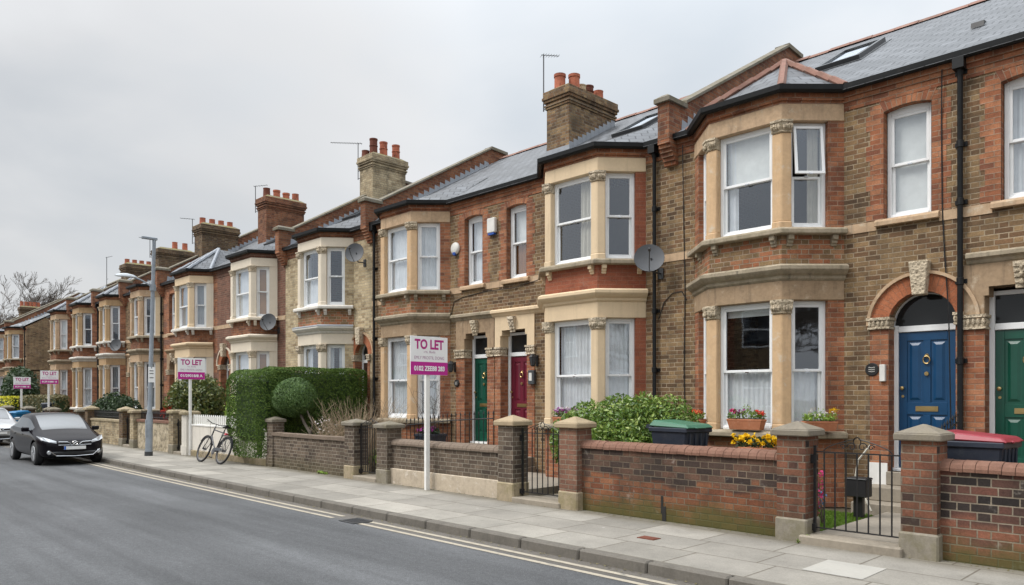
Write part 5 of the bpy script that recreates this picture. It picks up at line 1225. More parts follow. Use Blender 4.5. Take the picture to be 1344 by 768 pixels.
def lantern(label, x, z):
    g = root('wall_lantern', label, 'wall lamp', (x, YF, z), 'black wall lanterns by the doors')
    m = MB(); m.box(x-.03, x+.03, YF-.03, YF, z-.12, z+.12); m.tube([(x,YF-.01,z+.05),(x,YF-.09,z+.13),(x,YF-.15,z+.10)], .010, 6); m.lathe((x,YF-.15,z), [(.03,-.13),(.05,-.11),(.05,-.10)], 6); m.lathe((x,YF-.15,z), [(.09,.07),(.05,.12),(.012,.15)], 6)
    for k in range(6): a = PI*k/3; m.tube([(x+.05*math.cos(a),YF-.15+.05*math.sin(a),z-.10),(x+.083*math.cos(a),YF-.15+.083*math.sin(a),z+.07)], .006, 4)
    build(m, 'bracket', 'black_iron', g); m = MB(); m.lathe((x,YF-.15,z), [(.044,-.10),(.075,.068)], 6); build(m, 'glass', 'box_grey', g)
lantern('black wall lantern left of the dark green door', -13.96, 2.42)
lantern('black wall lantern right of the maroon door', -11.22, 2.48)
def plaque(label, x, y, z, r, name='house_plaque'):
    g = root(name, label, 'plaque', (x, y, z), 'round house number plaques')
    m = MB(); m.lathe((x, y-.015, z), [(r*.9,-.016),(r,-.005),(r,.015)], 24, 'y'); build(m, 'disc', 'black_iron', g, smooth=40)
    m = MB()
    for k in range(3): m.tube([(x+r*.45*math.cos(t), y-.034, z+(.3-.3*k)*r+r*.05*math.sin(t*3)) for t in [q*.5 for q in range(7)]], .004, 4)
    build(m, 'engraving', 'box_white', g)
plaque('round black plaque with small lettering between the bay and the blue door', -4.28, YF, 2.11, .10)
plaque('oval black plaque under the lantern by the dark green door', -13.88, YF-.015, 2.03, .09)
m = MB(); m.box(-11.42,-11.24,YF-.10,YF-.02,1.97,2.28); g = thing('entry_phone', m, 'box_grey', 'dark entry phone box right of the maroon door', 'entry phone', bevel=.01, loc=(-11.33, YF, 1.97))
m = MB(); m.box(-11.385,-11.30,YF-.104,YF-.10,2.05,2.22); build(m, 'keypad', 'box_white', g)
m = MB(); m.box(-4.16,-4.08,YF-.07,YF+.03,1.93,2.18); g = thing('meter_box', m, 'box_white', 'small cream box on the jamb of the blue door', 'meter box', bevel=.006, loc=(-4.12, YF, 1.93))
# loose cables on the walls
def cable(label, pts, r=.009):
    m = MB(); m.tube(pts, r, 5); thing('wall_cable', m, 'black_iron', label, 'cable', 'cables clipped to the brickwork', loc=pts[0])
y_ = YF-.012
cable('thin cable running up beside the black downpipe right of the blue door', [(-3.32,y_-.05,6.3),(-3.34,y_,5.6),(-3.33,y_,4.4),(-3.30,y_,3.7),(-3.24,y_-.03,2.9),(-3.21,y_-.03,1.2)])
cable('thin cable hanging left of the big right hand bay', [(-7.55,y_-.05,6.25),(-7.56,y_,5.),(-7.53,y_,3.6),(-7.55,y_,2.2),(-7.53,y_,1.2)])
cable('looping cable between the downpipe and the right hand bay', [(-8.1,y_,3.15),(-7.98,y_,3.45),(-7.8,y_,3.6),(-7.6,y_,3.62),(-7.50,y_,3.45)], .008)
cable('sagging cable under the sills of the two upper windows', [(-14.1,y_,3.7),(-14.0,y_,4.0),(-13.7,y_,4.08),(-12.8,y_,4.15),(-12.0,y_-.02,4.12),(-11.2,y_,4.22),(-11.05,y_,4.45)], .008)
# ------------------------------------------------------------------ planting
def box_pts(n, x0, x1, y0, y1, z0, z1, r=.18, depth=.035, lump=.02):
    """points on the surface of a clipped, round edged box"""
    a = [(y1-y0)*(z1-z0)]*2+[(x1-x0)*(z1-z0)]*2+[(x1-x0)*(y1-y0)]; a = np.array(a); f = rng.choice(5, n, p=a/a.sum()); u = rng.random((n,3))
    lo, hi = np.array([x0,y0,z0]), np.array([x1,y1,z1]); P = lo+(hi-lo)*u
    P[f==0,0] = x0; P[f==1,0] = x1; P[f==2,1] = y0; P[f==3,1] = y1; P[f==4,2] = z1
    ilo, ihi = lo+r, hi-r; ilo[2] = z0; C = np.clip(P, ilo, ihi); d = P-C; N = unit(d); P = C+N*r
    P += N*(lump*np.sin(P[:,:1]*5.3+P[:,2:3]*4.1)*np.cos(P[:,1:2]*4.7+P[:,2:3]*3)-depth*rng.random((n,1))**1.5)
    return P, N
g = root('hedge', 'tall clipped green hedge bulging over the pavement beside the bicycle', 'hedge', (-18.3, 9.2, 0))
V = []; Nn = []
for a in ((20000, -19.35, -17.45, 8.38, 9.55, .20, 2.40, .36), (32000, -18.3, -17.5, 8.9, 11.72, .15, 2.46, .16)):
    P, N = box_pts(*a); V.append(P); Nn.append(N)
# rounded belly at the bottom of the front lump
P = np.concatenate(V); N = np.concatenate(Nn)
k = (P[:,1] < 9.5) & (P[:,2] < 1.0); P[k,0] += (1.0-P[k,2])**1.5*np.clip((-17.5-P[k,0])/1.9,0,1)*.8
leaves('foliage', P, .024, 'privet_leaf', g, N, aspect=.62, spread=.75)
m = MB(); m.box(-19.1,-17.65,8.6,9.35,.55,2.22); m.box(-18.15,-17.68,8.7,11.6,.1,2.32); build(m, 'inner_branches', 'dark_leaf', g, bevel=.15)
# topiary ball on a bent trunk
g = root('topiary_tree', 'clipped ball tree on a bent bare trunk behind the brick wall', 'tree', (-16.3, 9.35, 0))
n = 16000; d = unit(rng.normal(size=(n,3))); d[:,2] = np.where(d[:,2] < -.3, d[:,2]*.8, d[:,2]); c = np.array([-17.22, 9.32, 1.63]); rr = np.array([.57,.57,.55])
P = c+d*rr*(1-.08*rng.random((n,1))**2+.02*np.sin(d[:,:1]*8)); leaves('crown', P, .02, 'topiary_leaf', g, d, aspect=.65, spread=.7)
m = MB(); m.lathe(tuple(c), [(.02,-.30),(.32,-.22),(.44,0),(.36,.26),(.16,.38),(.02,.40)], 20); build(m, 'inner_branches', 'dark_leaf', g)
m = MB(); m.tube([(-16.35,9.35,0),(-16.4,9.35,.55),(-16.55,9.35,.85),(-16.8,9.35,1.05),(-17.1,9.35,1.4)], [.05,.042,.04,.035,.03], 8); m.tube([(-16.5,9.35,.8),(-16.45,9.38,1.05),(-16.75,9.4,1.35)], [.025,.02,.018], 6); build(m, 'trunk', 'bark_grey', g)
# dry twiggy shrub
g = root('dry_shrub', 'bare straw coloured twiggy shrub against the hedge', 'shrub', (-14.9, 9.7, 0)); m = MB(); random.seed(3)
stems(m, (-14.9,9.7,0), 230, 1.75, .95, .007, 5, .5, .55, .22); stems(m, (-15.7,9.7,0), 110, 1.45, .6, .006, 5, .4, .5, .22); build(m, 'twigs', 'dry_twig', g)
P, N = blob(60, [(-15.9,9.45,1.0,.5,.2,.25)]); leaves('blossom', P, .03, 'petal_white', g)
P, N = blob(1500, [(-13.0,10.2,.35,.55,.5,.35),(-14.3,10.1,.3,.5,.4,.3)]); thing_ = root('ground_plant', 'low green plant seen through the plain iron gate', 'plant', (-13.2,10.2,0)); leaves('foliage', P, .045, 'laurel_leaf', thing_, N)
# laurel
r_ = shrub('laurel_shrub', 'bushy glossy green laurel between the cream bay and the green lidded bin', 'shrub',
      [(-8.35,10.1,1.05,.55,.45,.58),(-7.75,10.15,1.12,.55,.5,.62),(-7.2,10.1,1.15,.5,.5,.62),(-6.75,10.2,1.12,.42,.45,.60),(-8.75,10.05,.9,.35,.4,.5),(-7.6,9.75,.8,.9,.4,.5)], 17000, .04, 'laurel_leaf', aspect=.45, spread=1.1)
shrub('camellia_shrub', 'large leafy camellia behind the flint wall and second to let board', 'shrub', [(-24.4,9.7,1.75,.85,.7,.8),(-25.3,9.8,1.45,.7,.7,.8),(-23.7,9.8,1.55,.7,.6,.75),(-24.6,9.9,1.0,1.3,.6,.7)], 9000, .065, 'camellia_leaf', aspect=.5, spread=1.1)
P, N = blob(250, [(-25.6,9.3,1.2,.4,.2,.3)]); o = [q for q in D.objects if q.name.startswith('camellia_shrub')][0]; leaves('blossom', P, .04, 'petal_red', o)
shrub('white_flower_shrub', 'pale climbing plant between the camellia and the hedge', 'shrub', [(-21.2,9.6,1.3,.35,.3,.5),(-20.6,9.6,1.2,.35,.3,.45)], 1400, .04, 'lime_leaf')
shrub('dark_shrub', 'dark rounded shrub behind the yellowed coping wall', 'shrub', [(-33.0,9.9,1.25,.9,.6,.65),(-31.8,9.9,1.15,.8,.6,.6),(-34.2,9.9,1.1,.7,.6,.55)], 4500, .06, 'dark_leaf')
shrub('dark_shrub', 'dark shrub in front of the end of terrace bay', 'shrub', [(-41.6,9.8,1.2,.9,.6,.6),(-43,9.8,1.1,.9,.6,.55)], 3000, .07, 'dark_leaf')
shrub('evergreen_shrub', 'tall dark evergreen at the left edge of the photo', 'shrub', [(-52.5,10.6,1.9,1.8,.9,1.6),(-55,11,1.9,1.9,.9,1.7),(-50.6,10.3,1.5,1.0,.8,1.2)], 5000, .11, 'dark_leaf')
for nm, lab, a, mt, sz in (('yellow_hedge','bright yellow clipped hedge at the left edge of the photo',(2500,-53,-46.4,8.9,9.5,.2,1.72,.1),'yellow_leaf',.06),('brown_hedge','olive brown clipped hedge under the gable wall',(3500,-46.2,-39.2,9.2,9.9,.2,1.78,.2),'brown_leaf',.06)):
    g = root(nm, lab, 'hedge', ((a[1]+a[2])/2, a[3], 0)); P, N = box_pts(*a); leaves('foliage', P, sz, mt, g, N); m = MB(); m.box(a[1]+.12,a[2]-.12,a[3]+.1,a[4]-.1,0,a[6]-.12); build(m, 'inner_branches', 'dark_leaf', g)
shrub('weed_tuft', 'green weeds at the foot of the ball tree wall', 'plant', [(-14.9,8.68,.03,.12,.04,.04),(-14.7,8.69,.02,.08,.03,.03)], 120, .02, 'lime_leaf')
shrub('weed_tuft', 'green weeds at the foot of the pillar beside the open-bar gate', 'plant', [(-3.83,8.58,.04,.06,.04,.06),(-3.9,8.55,.02,.06,.03,.03)], 160, .018, 'lime_leaf')
shrub('weed_tuft', 'moss and weeds by the narrow gate pillar', 'plant', [(-8.6,8.6,.03,.08,.04,.04)], 120, .018, 'lime_leaf')
# grass on the small lawn
n = 9000; P = np.stack([rng.uniform(-6.5,-3.86,n), rng.uniform(9.02,10.72,n), np.full(n,.085)], 1); N = np.tile([1.,0,0], (n,1)); V, F = leafmb(P, .03, N, .25, .6); m = MB(); m.v = [tuple(v) for v in V]; m.f = F
o = build(m, 'grass', 'grass_blade', loc=(-5,10,.07), recalc=False); tag(o, 'short green grass on the small lawn behind the open-bar gate', 'grass', kind='stuff')
shrub('flower_plant', 'blue grey flowering plant at the foot of the bay by the lawn', 'plant', [(-4.85,10.85,.22,.28,.15,.2),(-5.2,10.9,.2,.2,.15,.18)], 500, .028, 'petal_blue')
shrub('flower_plant', 'small pink flowers behind the pillar beside the open-bar gate', 'plant', [(-4.1,9.6,.72,.05,.05,.06),(-4.15,9.62,.45,.06,.06,.25)], 90, .022, 'petal_pink')
# pots and planters
def trough(label, x0, x1, y, z, h, w, fl, n=260, cat='planter', green='laurel_leaf', tall=.0, axis=None):
    g = root('flower_trough', label, cat, ((x0+x1)/2, y, z), 'terracotta planters with flowers')
    T = (lambda t, o, q: ((x0+x1)/2+t*axis[0]-o*axis[1], y+t*axis[1]+o*axis[0], q)) if axis else (lambda t, o, q: ((x0+x1)/2+t, y+o, q))
    L = (x1-x0)/2; m = MB()
    def tp(a0, b0, a1, b1, z0, z1): m.raw([T(*q) for q in ((-a0,-b0,z0),(a0,-b0,z0),(a0,b0,z0),(-a0,b0,z0),(-a1,-b1,z1),(a1,-b1,z1),(a1,b1,z1),(-a1,b1,z1))], [(3,2,1,0),(4,5,6,7),(0,1,5,4),(1,2,6,5),(2,3,7,6),(3,0,4,7)])
    tp(L*.86, w*.8, L*.98, w*.98, z, z+h-.03); tp(L, w, L*1.01, w*1.01, z+h-.035, z+h)
    build(m, 'trough', 'planter_terracotta', g, bevel=.006); m = MB(); m.box(-L*.93, L*.93, -w*.88, w*.88, z+h, z+h+.012, T=T); build(m, 'soil', 'soil', g)
    k = int(n); P = []; 
    for i in range(k):
        t = rng.uniform(-L, L)*.98; hh = .05+.08*rng.random()+tall*math.exp(-(t/(L*.35))**2)*rng.random(); P.append(T(t, rng.normal()*w*.7, z+h+hh*rng.random()**.5))
    leaves('foliage', P, .022, green, g, aspect=.5)
    for mat, cs in fl:
        P = []
        for (t, o, hh) in cs:
            c = T(t*L, o*w, z+h+hh)
            for j in range(12): P.append((c[0]+rng.normal()*.017, c[1]+rng.normal()*.017, c[2]+rng.normal()*.014))
        leaves('blossom', P, .016, mat, g, aspect=.9)
r3 = lambda n, a, b, z=.10: [(rng.uniform(a,b), rng.uniform(-1.,.6), z+rng.uniform(-.03,.04)) for _ in range(n)]
trough('terracotta trough with red and pink flowers on the big window sill', -6.2, -5.6, 11.02-.03, 1.18, .17, .085, [('petal_pink', r3(6,-1,-.3)), ('petal_purple', r3(3,-.4,-.15)), ('petal_red', r3(7,.55,1.05))], 420, tall=.16)
trough('terracotta trough with green plants on the side sill of the big bay', -5.13, -4.63, 11.33, 1.18, .15, .085, [('petal_white', r3(6,-.6,.9)), ('petal_yellow', r3(3,.3,.9,.16))], 420, green='lime_leaf', tall=.08, axis=(.69,.72))
trough('small terracotta pot with orange flowers on the left end of the big sill', -6.95, -6.73, 11.1, 1.18, .14, .09, [('petal_orange', r3(9,-1,1,.12)),('petal_red', r3(4,-1,1,.1))], 160)
trough('terracotta trough with purple and pink flowers in front of the cream bay', -9.98, -9.42, 10.98, 1.18, .13, .085, [('petal_purple', r3(12,-1.1,.8,.12)), ('petal_mauve', r3(16,-.9,1.1,.14)), ('petal_white', r3(4,-.5,1.,.15))], 420, tall=.05)
g = root('flower_tub', 'low tub of yellow flowers behind the wall under the big sill', 'planter', (-4.95, 9.55, 0))
m = MB(); m.lathe((-4.95,9.55,0), [(.17,0),(.20,.05),(.25,.95),(.27,.98),(.27,1.02),(.2,1.02)], 16); build(m, 'tub', 'planter_terracotta', g, smooth=40)
P, N = blob(500, [(-4.95,9.55,1.05,.30,.2,.10)]); leaves('foliage', P, .026, 'dark_leaf', g)
P = [];
for i in range(34):
    c = (-4.95+rng.uniform(-.30,.30), 9.5+rng.uniform(-.14,.1), 1.11+rng.uniform(-.04,.07)); P += [(c[0]+rng.normal()*.015, c[1]+rng.normal()*.015, c[2]+rng.normal()*.012) for _ in range(14)]
leaves('blossom', P, .02, 'petal_yellow', g, aspect=.9)
g = root('square_planter', 'dark square planter with purple flowers and bare twigs before the green door', 'planter', (-13.1, 10.6, .1))
m = MB(); m.taper(-12.9, 10.2, .1, .85, .2, .2, .24, .24); m.box(-13.16,-12.64,9.94,10.46,.85,.9)
for i in range(6): m.box(-13.12+.09*i,-13.09+.09*i,9.955,9.975,.12,.84)
build(m, 'planter', 'bin_body', g); P, N = blob(350, [(-12.9,10.2,.95,.24,.22,.09)]); leaves('foliage', P, .03, 'dark_leaf', g); P, N = blob(90, [(-12.9,10.1,1.0,.24,.2,.06)]); leaves('blossom', P, .028, 'petal_purple', g)
m = MB(); random.seed(5); stems(m, (-12.95,10.25,.88), 26, 1.3, .6, .006, 6, .12, .5, .3); build(m, 'twigs', 'dark_twig', g)
g = root('hanging_hose', 'pale bent pole leaning by the lawn behind the gate', 'pole', (-4.05, 10.9, .1)); m = MB(); m.tube([(-4.02,11.0,1.02),(-4.18,10.98,.8),(-4.22,10.95,.45),(-4.05,10.9,.28),(-3.95,10.85,.12)], .014, 6); build(m, 'pole', 'curtain_cream', g)
m = MB(); m.box(-4.06,-3.80,10.25,10.47,.37,.60); m.taper(-3.93,10.36,.60,.625,.145,.125,.13,.11); g = thing('storage_box', m, 'black_trim', 'black box standing on the step behind the open-bar gate', 'box', loc=(-3.82,10.37,.1), bevel=.01)
m = MB(); m.box(-3.99,-3.87,10.32,10.40,.1,.37); build(m, 'stand', 'black_iron', g)

# ------------------------------------------------------------------ wheelie bins
def bin_(label, x, y, rz_, lid, body='bin_body', z=0., s=1.):
    g = root('wheelie_bin', label, 'bin', (0,0,0), 'wheeled rubbish bins')
    m = MB(); m.taper(0,0,.08,.94,.21,.24,.28,.34); b = build(m, 'body', body, g, bevel=.02)
    m = MB(); m.box(-.30,.30,-.36,.36,.90,.97)
    for k in (-.18,-.06,.06,.18): m.box(k-.012,k+.012,-.35,-.31,.35,.90)
    build(m, 'rim', body, g, bevel=.012)
    m = MB(); m.raw([(-.305,-.39,.965),(.305,-.39,.965),(.305,.36,.985),(-.305,.36,.985),(-.27,-.33,1.02),(.27,-.33,1.02),(.26,.30,1.075),(-.26,.30,1.075)], [(3,2,1,0),(4,5,6,7),(0,1,5,4),(1,2,6,5),(2,3,7,6),(3,0,4,7)]); m.box(-.12,.12,-.40,-.36,.955,.985); build(m, 'lid', lid, g, bevel=.015)
    m = MB(); m.tube([(-.27,.40,.99),(.27,.40,.99)], .018, 8); m.box(-.28,-.24,.3,.42,.95,1.0); m.box(.24,.28,.3,.42,.95,1.0); build(m, 'handle', body, g)
    for k in (-.25,.25): m = MB(); m.lathe((k,.24,.10), [(.06,-.03),(.10,-.025),(.10,.025),(.06,.03)], 14, 'x'); build(m, 'wheel', 'tyre_rubber', g)
    g.location = (x,y,z); g.rotation_euler = (0,0,rz_); g.scale = (s,s,s); g['label'] = label; return g
bin_('dark wheelie bin with green lid between the laurel and the big bay', -6.25, 9.65, 1.45, 'bin_lid_green', z=.28)
bin_('dark wheelie bin with red lid behind the right edge wall', -2.35, 9.50, 1.50, 'bin_lid_red', z=.25)
bin_('blue wheelie bin between the two cars', -40.9, 8.15, .5, 'bin_blue', 'bin_blue')
bin_('dark wheelie bin just right of the blue one', -39.9, 9.3, .3, 'bin_body', z=.4)

# ------------------------------------------------------------------ bicycle
def bicycle():
    R = .335; g = root('bicycle', 'black city bicycle leaning on the white picket wall', 'bicycle', (0,0,0))
    F = Vector((-.53,0,R)); B = Vector((.52,0,R)); bb = Vector((.08,0,.29)); st = Vector((.20,0,.80)); hd = Vector((-.33,0,.84)); hl = Vector((-.36,0,.68))
    for nm, c in (('wheel', F), ('wheel', B)):
        m = MB(); m.tube([(c.x+R*.955*math.cos(t), 0, c.z+R*.955*math.sin(t)) for t in [2*PI*i/40 for i in range(40)]], .025, 8, closed=True); w = build(m, nm, 'tyre_rubber', g, smooth=60)
        m = MB(); m.tube([(c.x+R*.89*math.cos(t), 0, c.z+R*.89*math.sin(t)) for t in [2*PI*i/40 for i in range(40)]], .010, 6, closed=True)
        for i in range(28): t = 2*PI*i/28; m.tube([(c.x+.02*math.cos(t+1.2), .02*(-1)**i, c.z+.02*math.sin(t+1.2)), (c.x+R*.89*math.cos(t), 0, c.z+R*.89*math.sin(t))], .0022, 3, cap=False)
        m.lathe(tuple(c), [(.022,-.05),(.022,.05)], 8, 'y'); build(m, 'rim', 'aerial_metal', w)
    m = MB(); 
    for a, b, r in ((hd,st+Vector((0,0,-.03)),.015),(hl,bb,.018),(bb,st+Vector((.01,0,.05)),.016),(hd+Vector((-.01,0,.05)),hl+Vector((-.01,0,-.03)),.018)): m.tube([a,b], r, 8)
    for s_ in (-.05,.05):
        o = Vector((0,s_,0)); m.tube([st+o*.3,B+o], .008, 6); m.tube([bb+o*.5,B+o], .009, 6); m.tube([hl+Vector((-.01,0,-.02))+o*.8,(F+hl)*.5+Vector((.03,0,-.02))+o,F+o], .010, 6)
    build(m, 'frame', 'bike_paint', g, smooth=60)
    m = MB(); h = hd+Vector((.0,0,.13)); m.tube([hd, h, h+Vector((-.06,0,.02))], .012, 6); c = h+Vector((-.06,0,.02)); m.tube([c+Vector((.14,-.29,.03)),c+Vector((.04,-.24,.04)),c+Vector((0,-.1,0)),c,c+Vector((0,.1,0)),c+Vector((.04,.24,.04)),c+Vector((.14,.29,.03))], .011, 6)
    for s_ in (-1,1): m.tube([c+Vector((-.02,.17*s_,.0)), c+Vector((.06,.26*s_,-.0))], .006, 4); m.tube([c+Vector((0,.12*s_,0)), c+Vector((-.1,.08*s_,-.05)), hl+Vector((-.05,0,.0))], .004, 4)
    build(m, 'handlebar', 'bike_paint', g, smooth=60)
    m = MB(); s0 = st+Vector((.03,0,.10)); m.raw([tuple(s0+Vector(v)) for v in ((-.15,-.02,0),(-.15,.02,0),(0,.05,0),(0,-.05,0),(.13,.085,.01),(.13,-.085,.01),(-.15,-.015,.04),(-.15,.015,.04),(0,.035,.05),(0,-.035,.05),(.13,.07,.065),(.13,-.07,.065))], [(0,3,2,1),(3,5,4,2),(6,7,8,9),(9,8,10,11),(0,1,7,6),(1,2,8,7),(2,4,10,8),(4,5,11,10),(5,3,9,11),(3,0,6,9)]); m.tube([st,s0], .012, 6); build(m, 'saddle', 'tyre_rubber', g, bevel=.01)
    m = MB()
    for c, a0, a1 in ((F,.3,2.6),(B,.2,2.9)):
        m = MB()
        pts = [(c.x+(R+.02)*math.cos(a0+(a1-a0)*i/14), c.z+(R+.02)*math.sin(a0+(a1-a0)*i/14)) for i in range(15)]
        for p, q in zip(pts, pts[1:]): m.face([(p[0],-.025,p[1]),(q[0],-.025,q[1]),(q[0],.025,q[1]),(p[0],.025,p[1])])
        build(m, 'mudguard', 'bike_paint', g, recalc=False)
    m = MB(); m.lathe(tuple(bb+Vector((0,-.05,0))), [(.085,-.004),(.09,0),(.085,.004)], 24, 'y'); m.tube([bb+Vector((0,-.06,0)), bb+Vector((.06,-.07,-.16))], .009, 6); m.tube([bb+Vector((0,.06,0)), bb+Vector((-.06,.07,.16))], .009, 6); m.box(bb.x+.02,bb.x+.11,-.15,-.07,bb.z-.175,bb.z-.155); m.box(bb.x-.11,bb.x-.02,.07,.15,bb.z+.155,bb.z+.175)
    m.tube([bb+Vector((0,-.05,.085)), B+Vector((0,-.05,.03))], .005, 4); m.tube([bb+Vector((0,-.05,-.085)), B+Vector((0,-.05,-.03))], .005, 4); build(m, 'chainset', 'aerial_metal', g); m = MB(); m.box(bb.x+.02,B.x-.04,-.065,-.055,.31,.38); build(m, 'chain_guard', 'bike_paint', g)
    m = MB(); m.box(.33,.40,-.03,.03,.72,.77); build(m, 'rear_light', 'red_plastic', g); m = MB(); m.box(.22,.62,-.06,.06,.70,.712); m.tube([(.6,-.05,.7),B+Vector((0,-.05,0))], .006, 4); m.tube([(.6,.05,.7),B+Vector((0,.05,0))], .006, 4); build(m, 'carrier', 'bike_paint', g)
    g.location = (-19.3, 8.05, .0); g.rotation_euler = (-.34, 0, .04); g.scale = (1.05,1.05,1.05); return g
bicycle()

# ------------------------------------------------------------------ cars
def car(label, name, loc, rz_, paint, L=3.95, W=1.66, H=1.42, silver=False):
    # nose at x=0, tail at x=-L, wheels stand on z=0
    st_ = [ # x, zbottom, zmid, belt z, belt half width, roof z, roof half width
        (0.0,.26,.42,.56,.50,.60,.40),(-.07,.20,.42,.63,.68,.68,.55),(-.28,.19,.45,.71,.80,.79,.60),(-.62,.19,.47,.79,.83,.88,.62),(-.95,.19,.48,.86,.83,.955,.64),
        (-1.12,.19,.48,.875,.83,1.05,.66),(-1.40,.19,.48,.88,.83,1.22,.645),(-1.72,.19,.48,.885,.83,1.37,.63),(-2.10,.19,.48,.89,.83,1.41,.625),(-2.60,.19,.48,.90,.83,1.41,.62),
        (-3.10,.19,.49,.92,.82,1.36,.60),(-3.45,.20,.5,.97,.81,1.25,.52),(-3.75,.22,.5,.97,.78,1.05,.52),(-3.88,.26,.5,.90,.72,.95,.50),(-3.95,.30,.5,.70,.60,.75,.45)]
    k = L/3.95; kw = W/1.66; kh = H/1.41
    rings = []
    for x, zb, zm, bz, bw, rz2, rw in st_:
        x *= k; zb *= kh; zm *= kh; bz *= kh; rz2 *= kh; bw *= kw; rw *= kw
        rings.append([(x,0,zb),(x,bw*.80,zb),(x,bw*.96,zb+.05),(x,bw*1.0,zm),(x,bw*1.0,(zm+bz)/2+.05),(x,bw*.985,bz),(x,bw*.95,bz+.012),(x,rw*1.06,bz+(rz2-bz)*.86),(x,rw*.93,rz2-.01),(x,rw*.5,rz2+.012),(x,0,rz2+.018)])
    V = []; F = []; MI = []; n = len(rings[0])
    for r in rings: V += r
    for r in rings: V += [(p[0],-p[1],p[2]) for p in r]
    o2 = len(rings)*n
    for i in range(len(rings)-1):
        for j in range(n-1):
            xm = (rings[i][j][0]+rings[i+1][j][0])/2/k
            mi = 0
            if j == 6 and -3.3 < xm < -1.25: mi = 1
            if j >= 8 and -1.72 < xm < -1.02: mi = 2
            if j in (8, 9) and -3.8 < xm < -3.3: mi = 3
            a, b, c, d = i*n+j, i*n+j+1, (i+1)*n+j+1, (i+1)*n+j
            F.append((a,b,c,d)); MI.append(mi); F.append((a+o2,d+o2,c+o2,b+o2)); MI.append(mi)
    for i in (0, len(rings)-1):
        f1 = [i*n+j for j in range(n)]; F.append(tuple(f1)); F.append(tuple([q+o2 for q in f1][::-1])); MI += [0,0]
    me = D.meshes.new('tmp'); me.from_pydata(V, [], F)
    for q in range(4): me.materials.append(MT['car_paint_dark'])
    for i, q in enumerate(MI): me.polygons[i].material_index = q
    bm = bmesh.new(); bm.from_mesh(me); bmesh.ops.remove_doubles(bm, verts=bm.verts, dist=1e-4); bmesh.ops.recalc_face_normals(bm, faces=bm.faces); bm.to_mesh(me); bm.free()
    o = D.objects.new('tmp', me); COL.objects.link(o); o.modifiers.new('s','SUBSURF').levels = 2
    wx = (-.70*k, -3.22*k); wr = .31
    cut = MB()
    for x in wx:
        for s_ in (-1,1): cut.lathe((x, s_*(W/2-.02), wr-.0), [(wr+.055,-.17),(wr+.055,.17)], 28, 'y')
    co = build(cut, 'cut', 'black_trim'); bo = o.modifiers.new('b','BOOLEAN'); bo.object = co; bo.solver = 'EXACT'; bo.operation = 'DIFFERENCE'
    dg = bpy.context.evaluated_depsgraph_get(); dg.update(); ev = o.evaluated_get(dg).to_mesh()
    g = root(name, label, 'car', (0,0,0), 'cars parked along the kerb')
    vs = [tuple(v.co) for v in ev.vertices]; parts = {0:[],1:[],2:[],3:[]}
    for p in ev.polygons: parts[min(p.material_index,3)].append((tuple(p.vertices), tuple(p.normal)))
    for q, nm, mt in ((0,'body',paint),(1,'side_glass','car_glass'),(2,'windscreen','car_glass'),(3,'rear_window','car_glass')):
        if q == 1: sets = [('side_glass', [f for f in parts[1] if f[1][1] > 0]), ('side_glass', [f for f in parts[1] if f[1][1] <= 0])]
        else: sets = [(nm, parts[q])]
        for nm2, fs in sets:
            if not fs: continue
            m = MB(); mp = {}
            for f, nn in fs:
                t = []
                for i in f:
                    if i not in mp: mp[i] = len(m.v); m.v.append(vs[i])
                    t.append(mp[i])
                m.f.append(tuple(t))
            build(m, nm2, mt, g, smooth=55, recalc=False)
    D.objects.remove(co); D.objects.remove(o)
    # window pillars and trim
    m = MB()
    for s_ in (-1,1):
        m.box(-2.22*k,-2.15*k, s_*W/2*.72-.06, s_*W/2*.72+.06, .93*kh, 1.33*kh, T=lambda x,y,z: (x, s_*(W/2*.965-(z-.93*kh)*.50), z) if abs(y) > abs(s_*W/2*.72) else (x, s_*(W/2*.90-(z-.93*kh)*.50), z))
    build(m, 'door_pillar', 'black_trim', g)
    for x in wx:
        for s_ in (-1,1):
            yc = s_*(W/2-.10); m = MB(); m.lathe((x,yc,wr), [(.20,-.10),(wr-.03,-.095),(wr,-.06),(wr,.06),(wr-.03,.095),(.20,.10)], 28, 'y'); w = build(m, 'wheel', 'tyre_rubber', g, smooth=40)
            m = MB(); e = yc+s_*.085; m.lathe((x,e,wr), [(.205,-.02),(.215,.0),(.205,.012),(.19,-.0)], 28, 'y'); m.lathe((x,e,wr), [(.05,-.01),(.045,.018)], 12, 'y')
            for q in range(7):
                a = 2*PI*q/7; m.tube([(x+.03*math.cos(a), e+s_*.008, wr+.03*math.sin(a)), (x+.2*math.cos(a), e+s_*.004, wr+.2*math.sin(a))], [.026,.018], 5)
            build(m, 'rim', 'alloy', w)
            m = MB(); m.lathe((x,e-s_*.03,wr), [(.2,-.002),(.2,.002)], 20, 'y'); build(m, 'brake_disc', 'black_trim', w)
    fy = .70*kw
    for s_ in (-1,1):
        m = MB(); P = [(-.055,.40),(-.09,.52),(-.20,.645),(-.33,.725),(-.40,.745),(-.26,.70),(-.16,.60),(-.10,.50)]
        # headlamp: a swept-back pod on the shoulder
        A = [Vector((-.045*k,s_*.42*kw,.60*kh)),Vector((-.085*k,s_*.60*kw,.645*kh)),Vector((-.22*k,s_*.745*kw,.70*kh)),Vector((-.50*k,s_*.80*kw,.80*kh)),Vector((-.30*k,s_*.70*kw,.775*kh)),Vector((-.13*k,s_*.55*kw,.715*kh)),Vector((-.06*k,s_*.42*kw,.66*kh))]
        B = [v+Vector((.03,s_*.012,.004)) for v in A]; q = len(A); m.raw(A+B, [tuple(range(q))[::-1], tuple(range(q,2*q))]+[(i,(i+1)%q,q+(i+1)%q,q+i) for i in range(q)]); build(m, 'headlight', 'headlamp', g, bevel=.006)
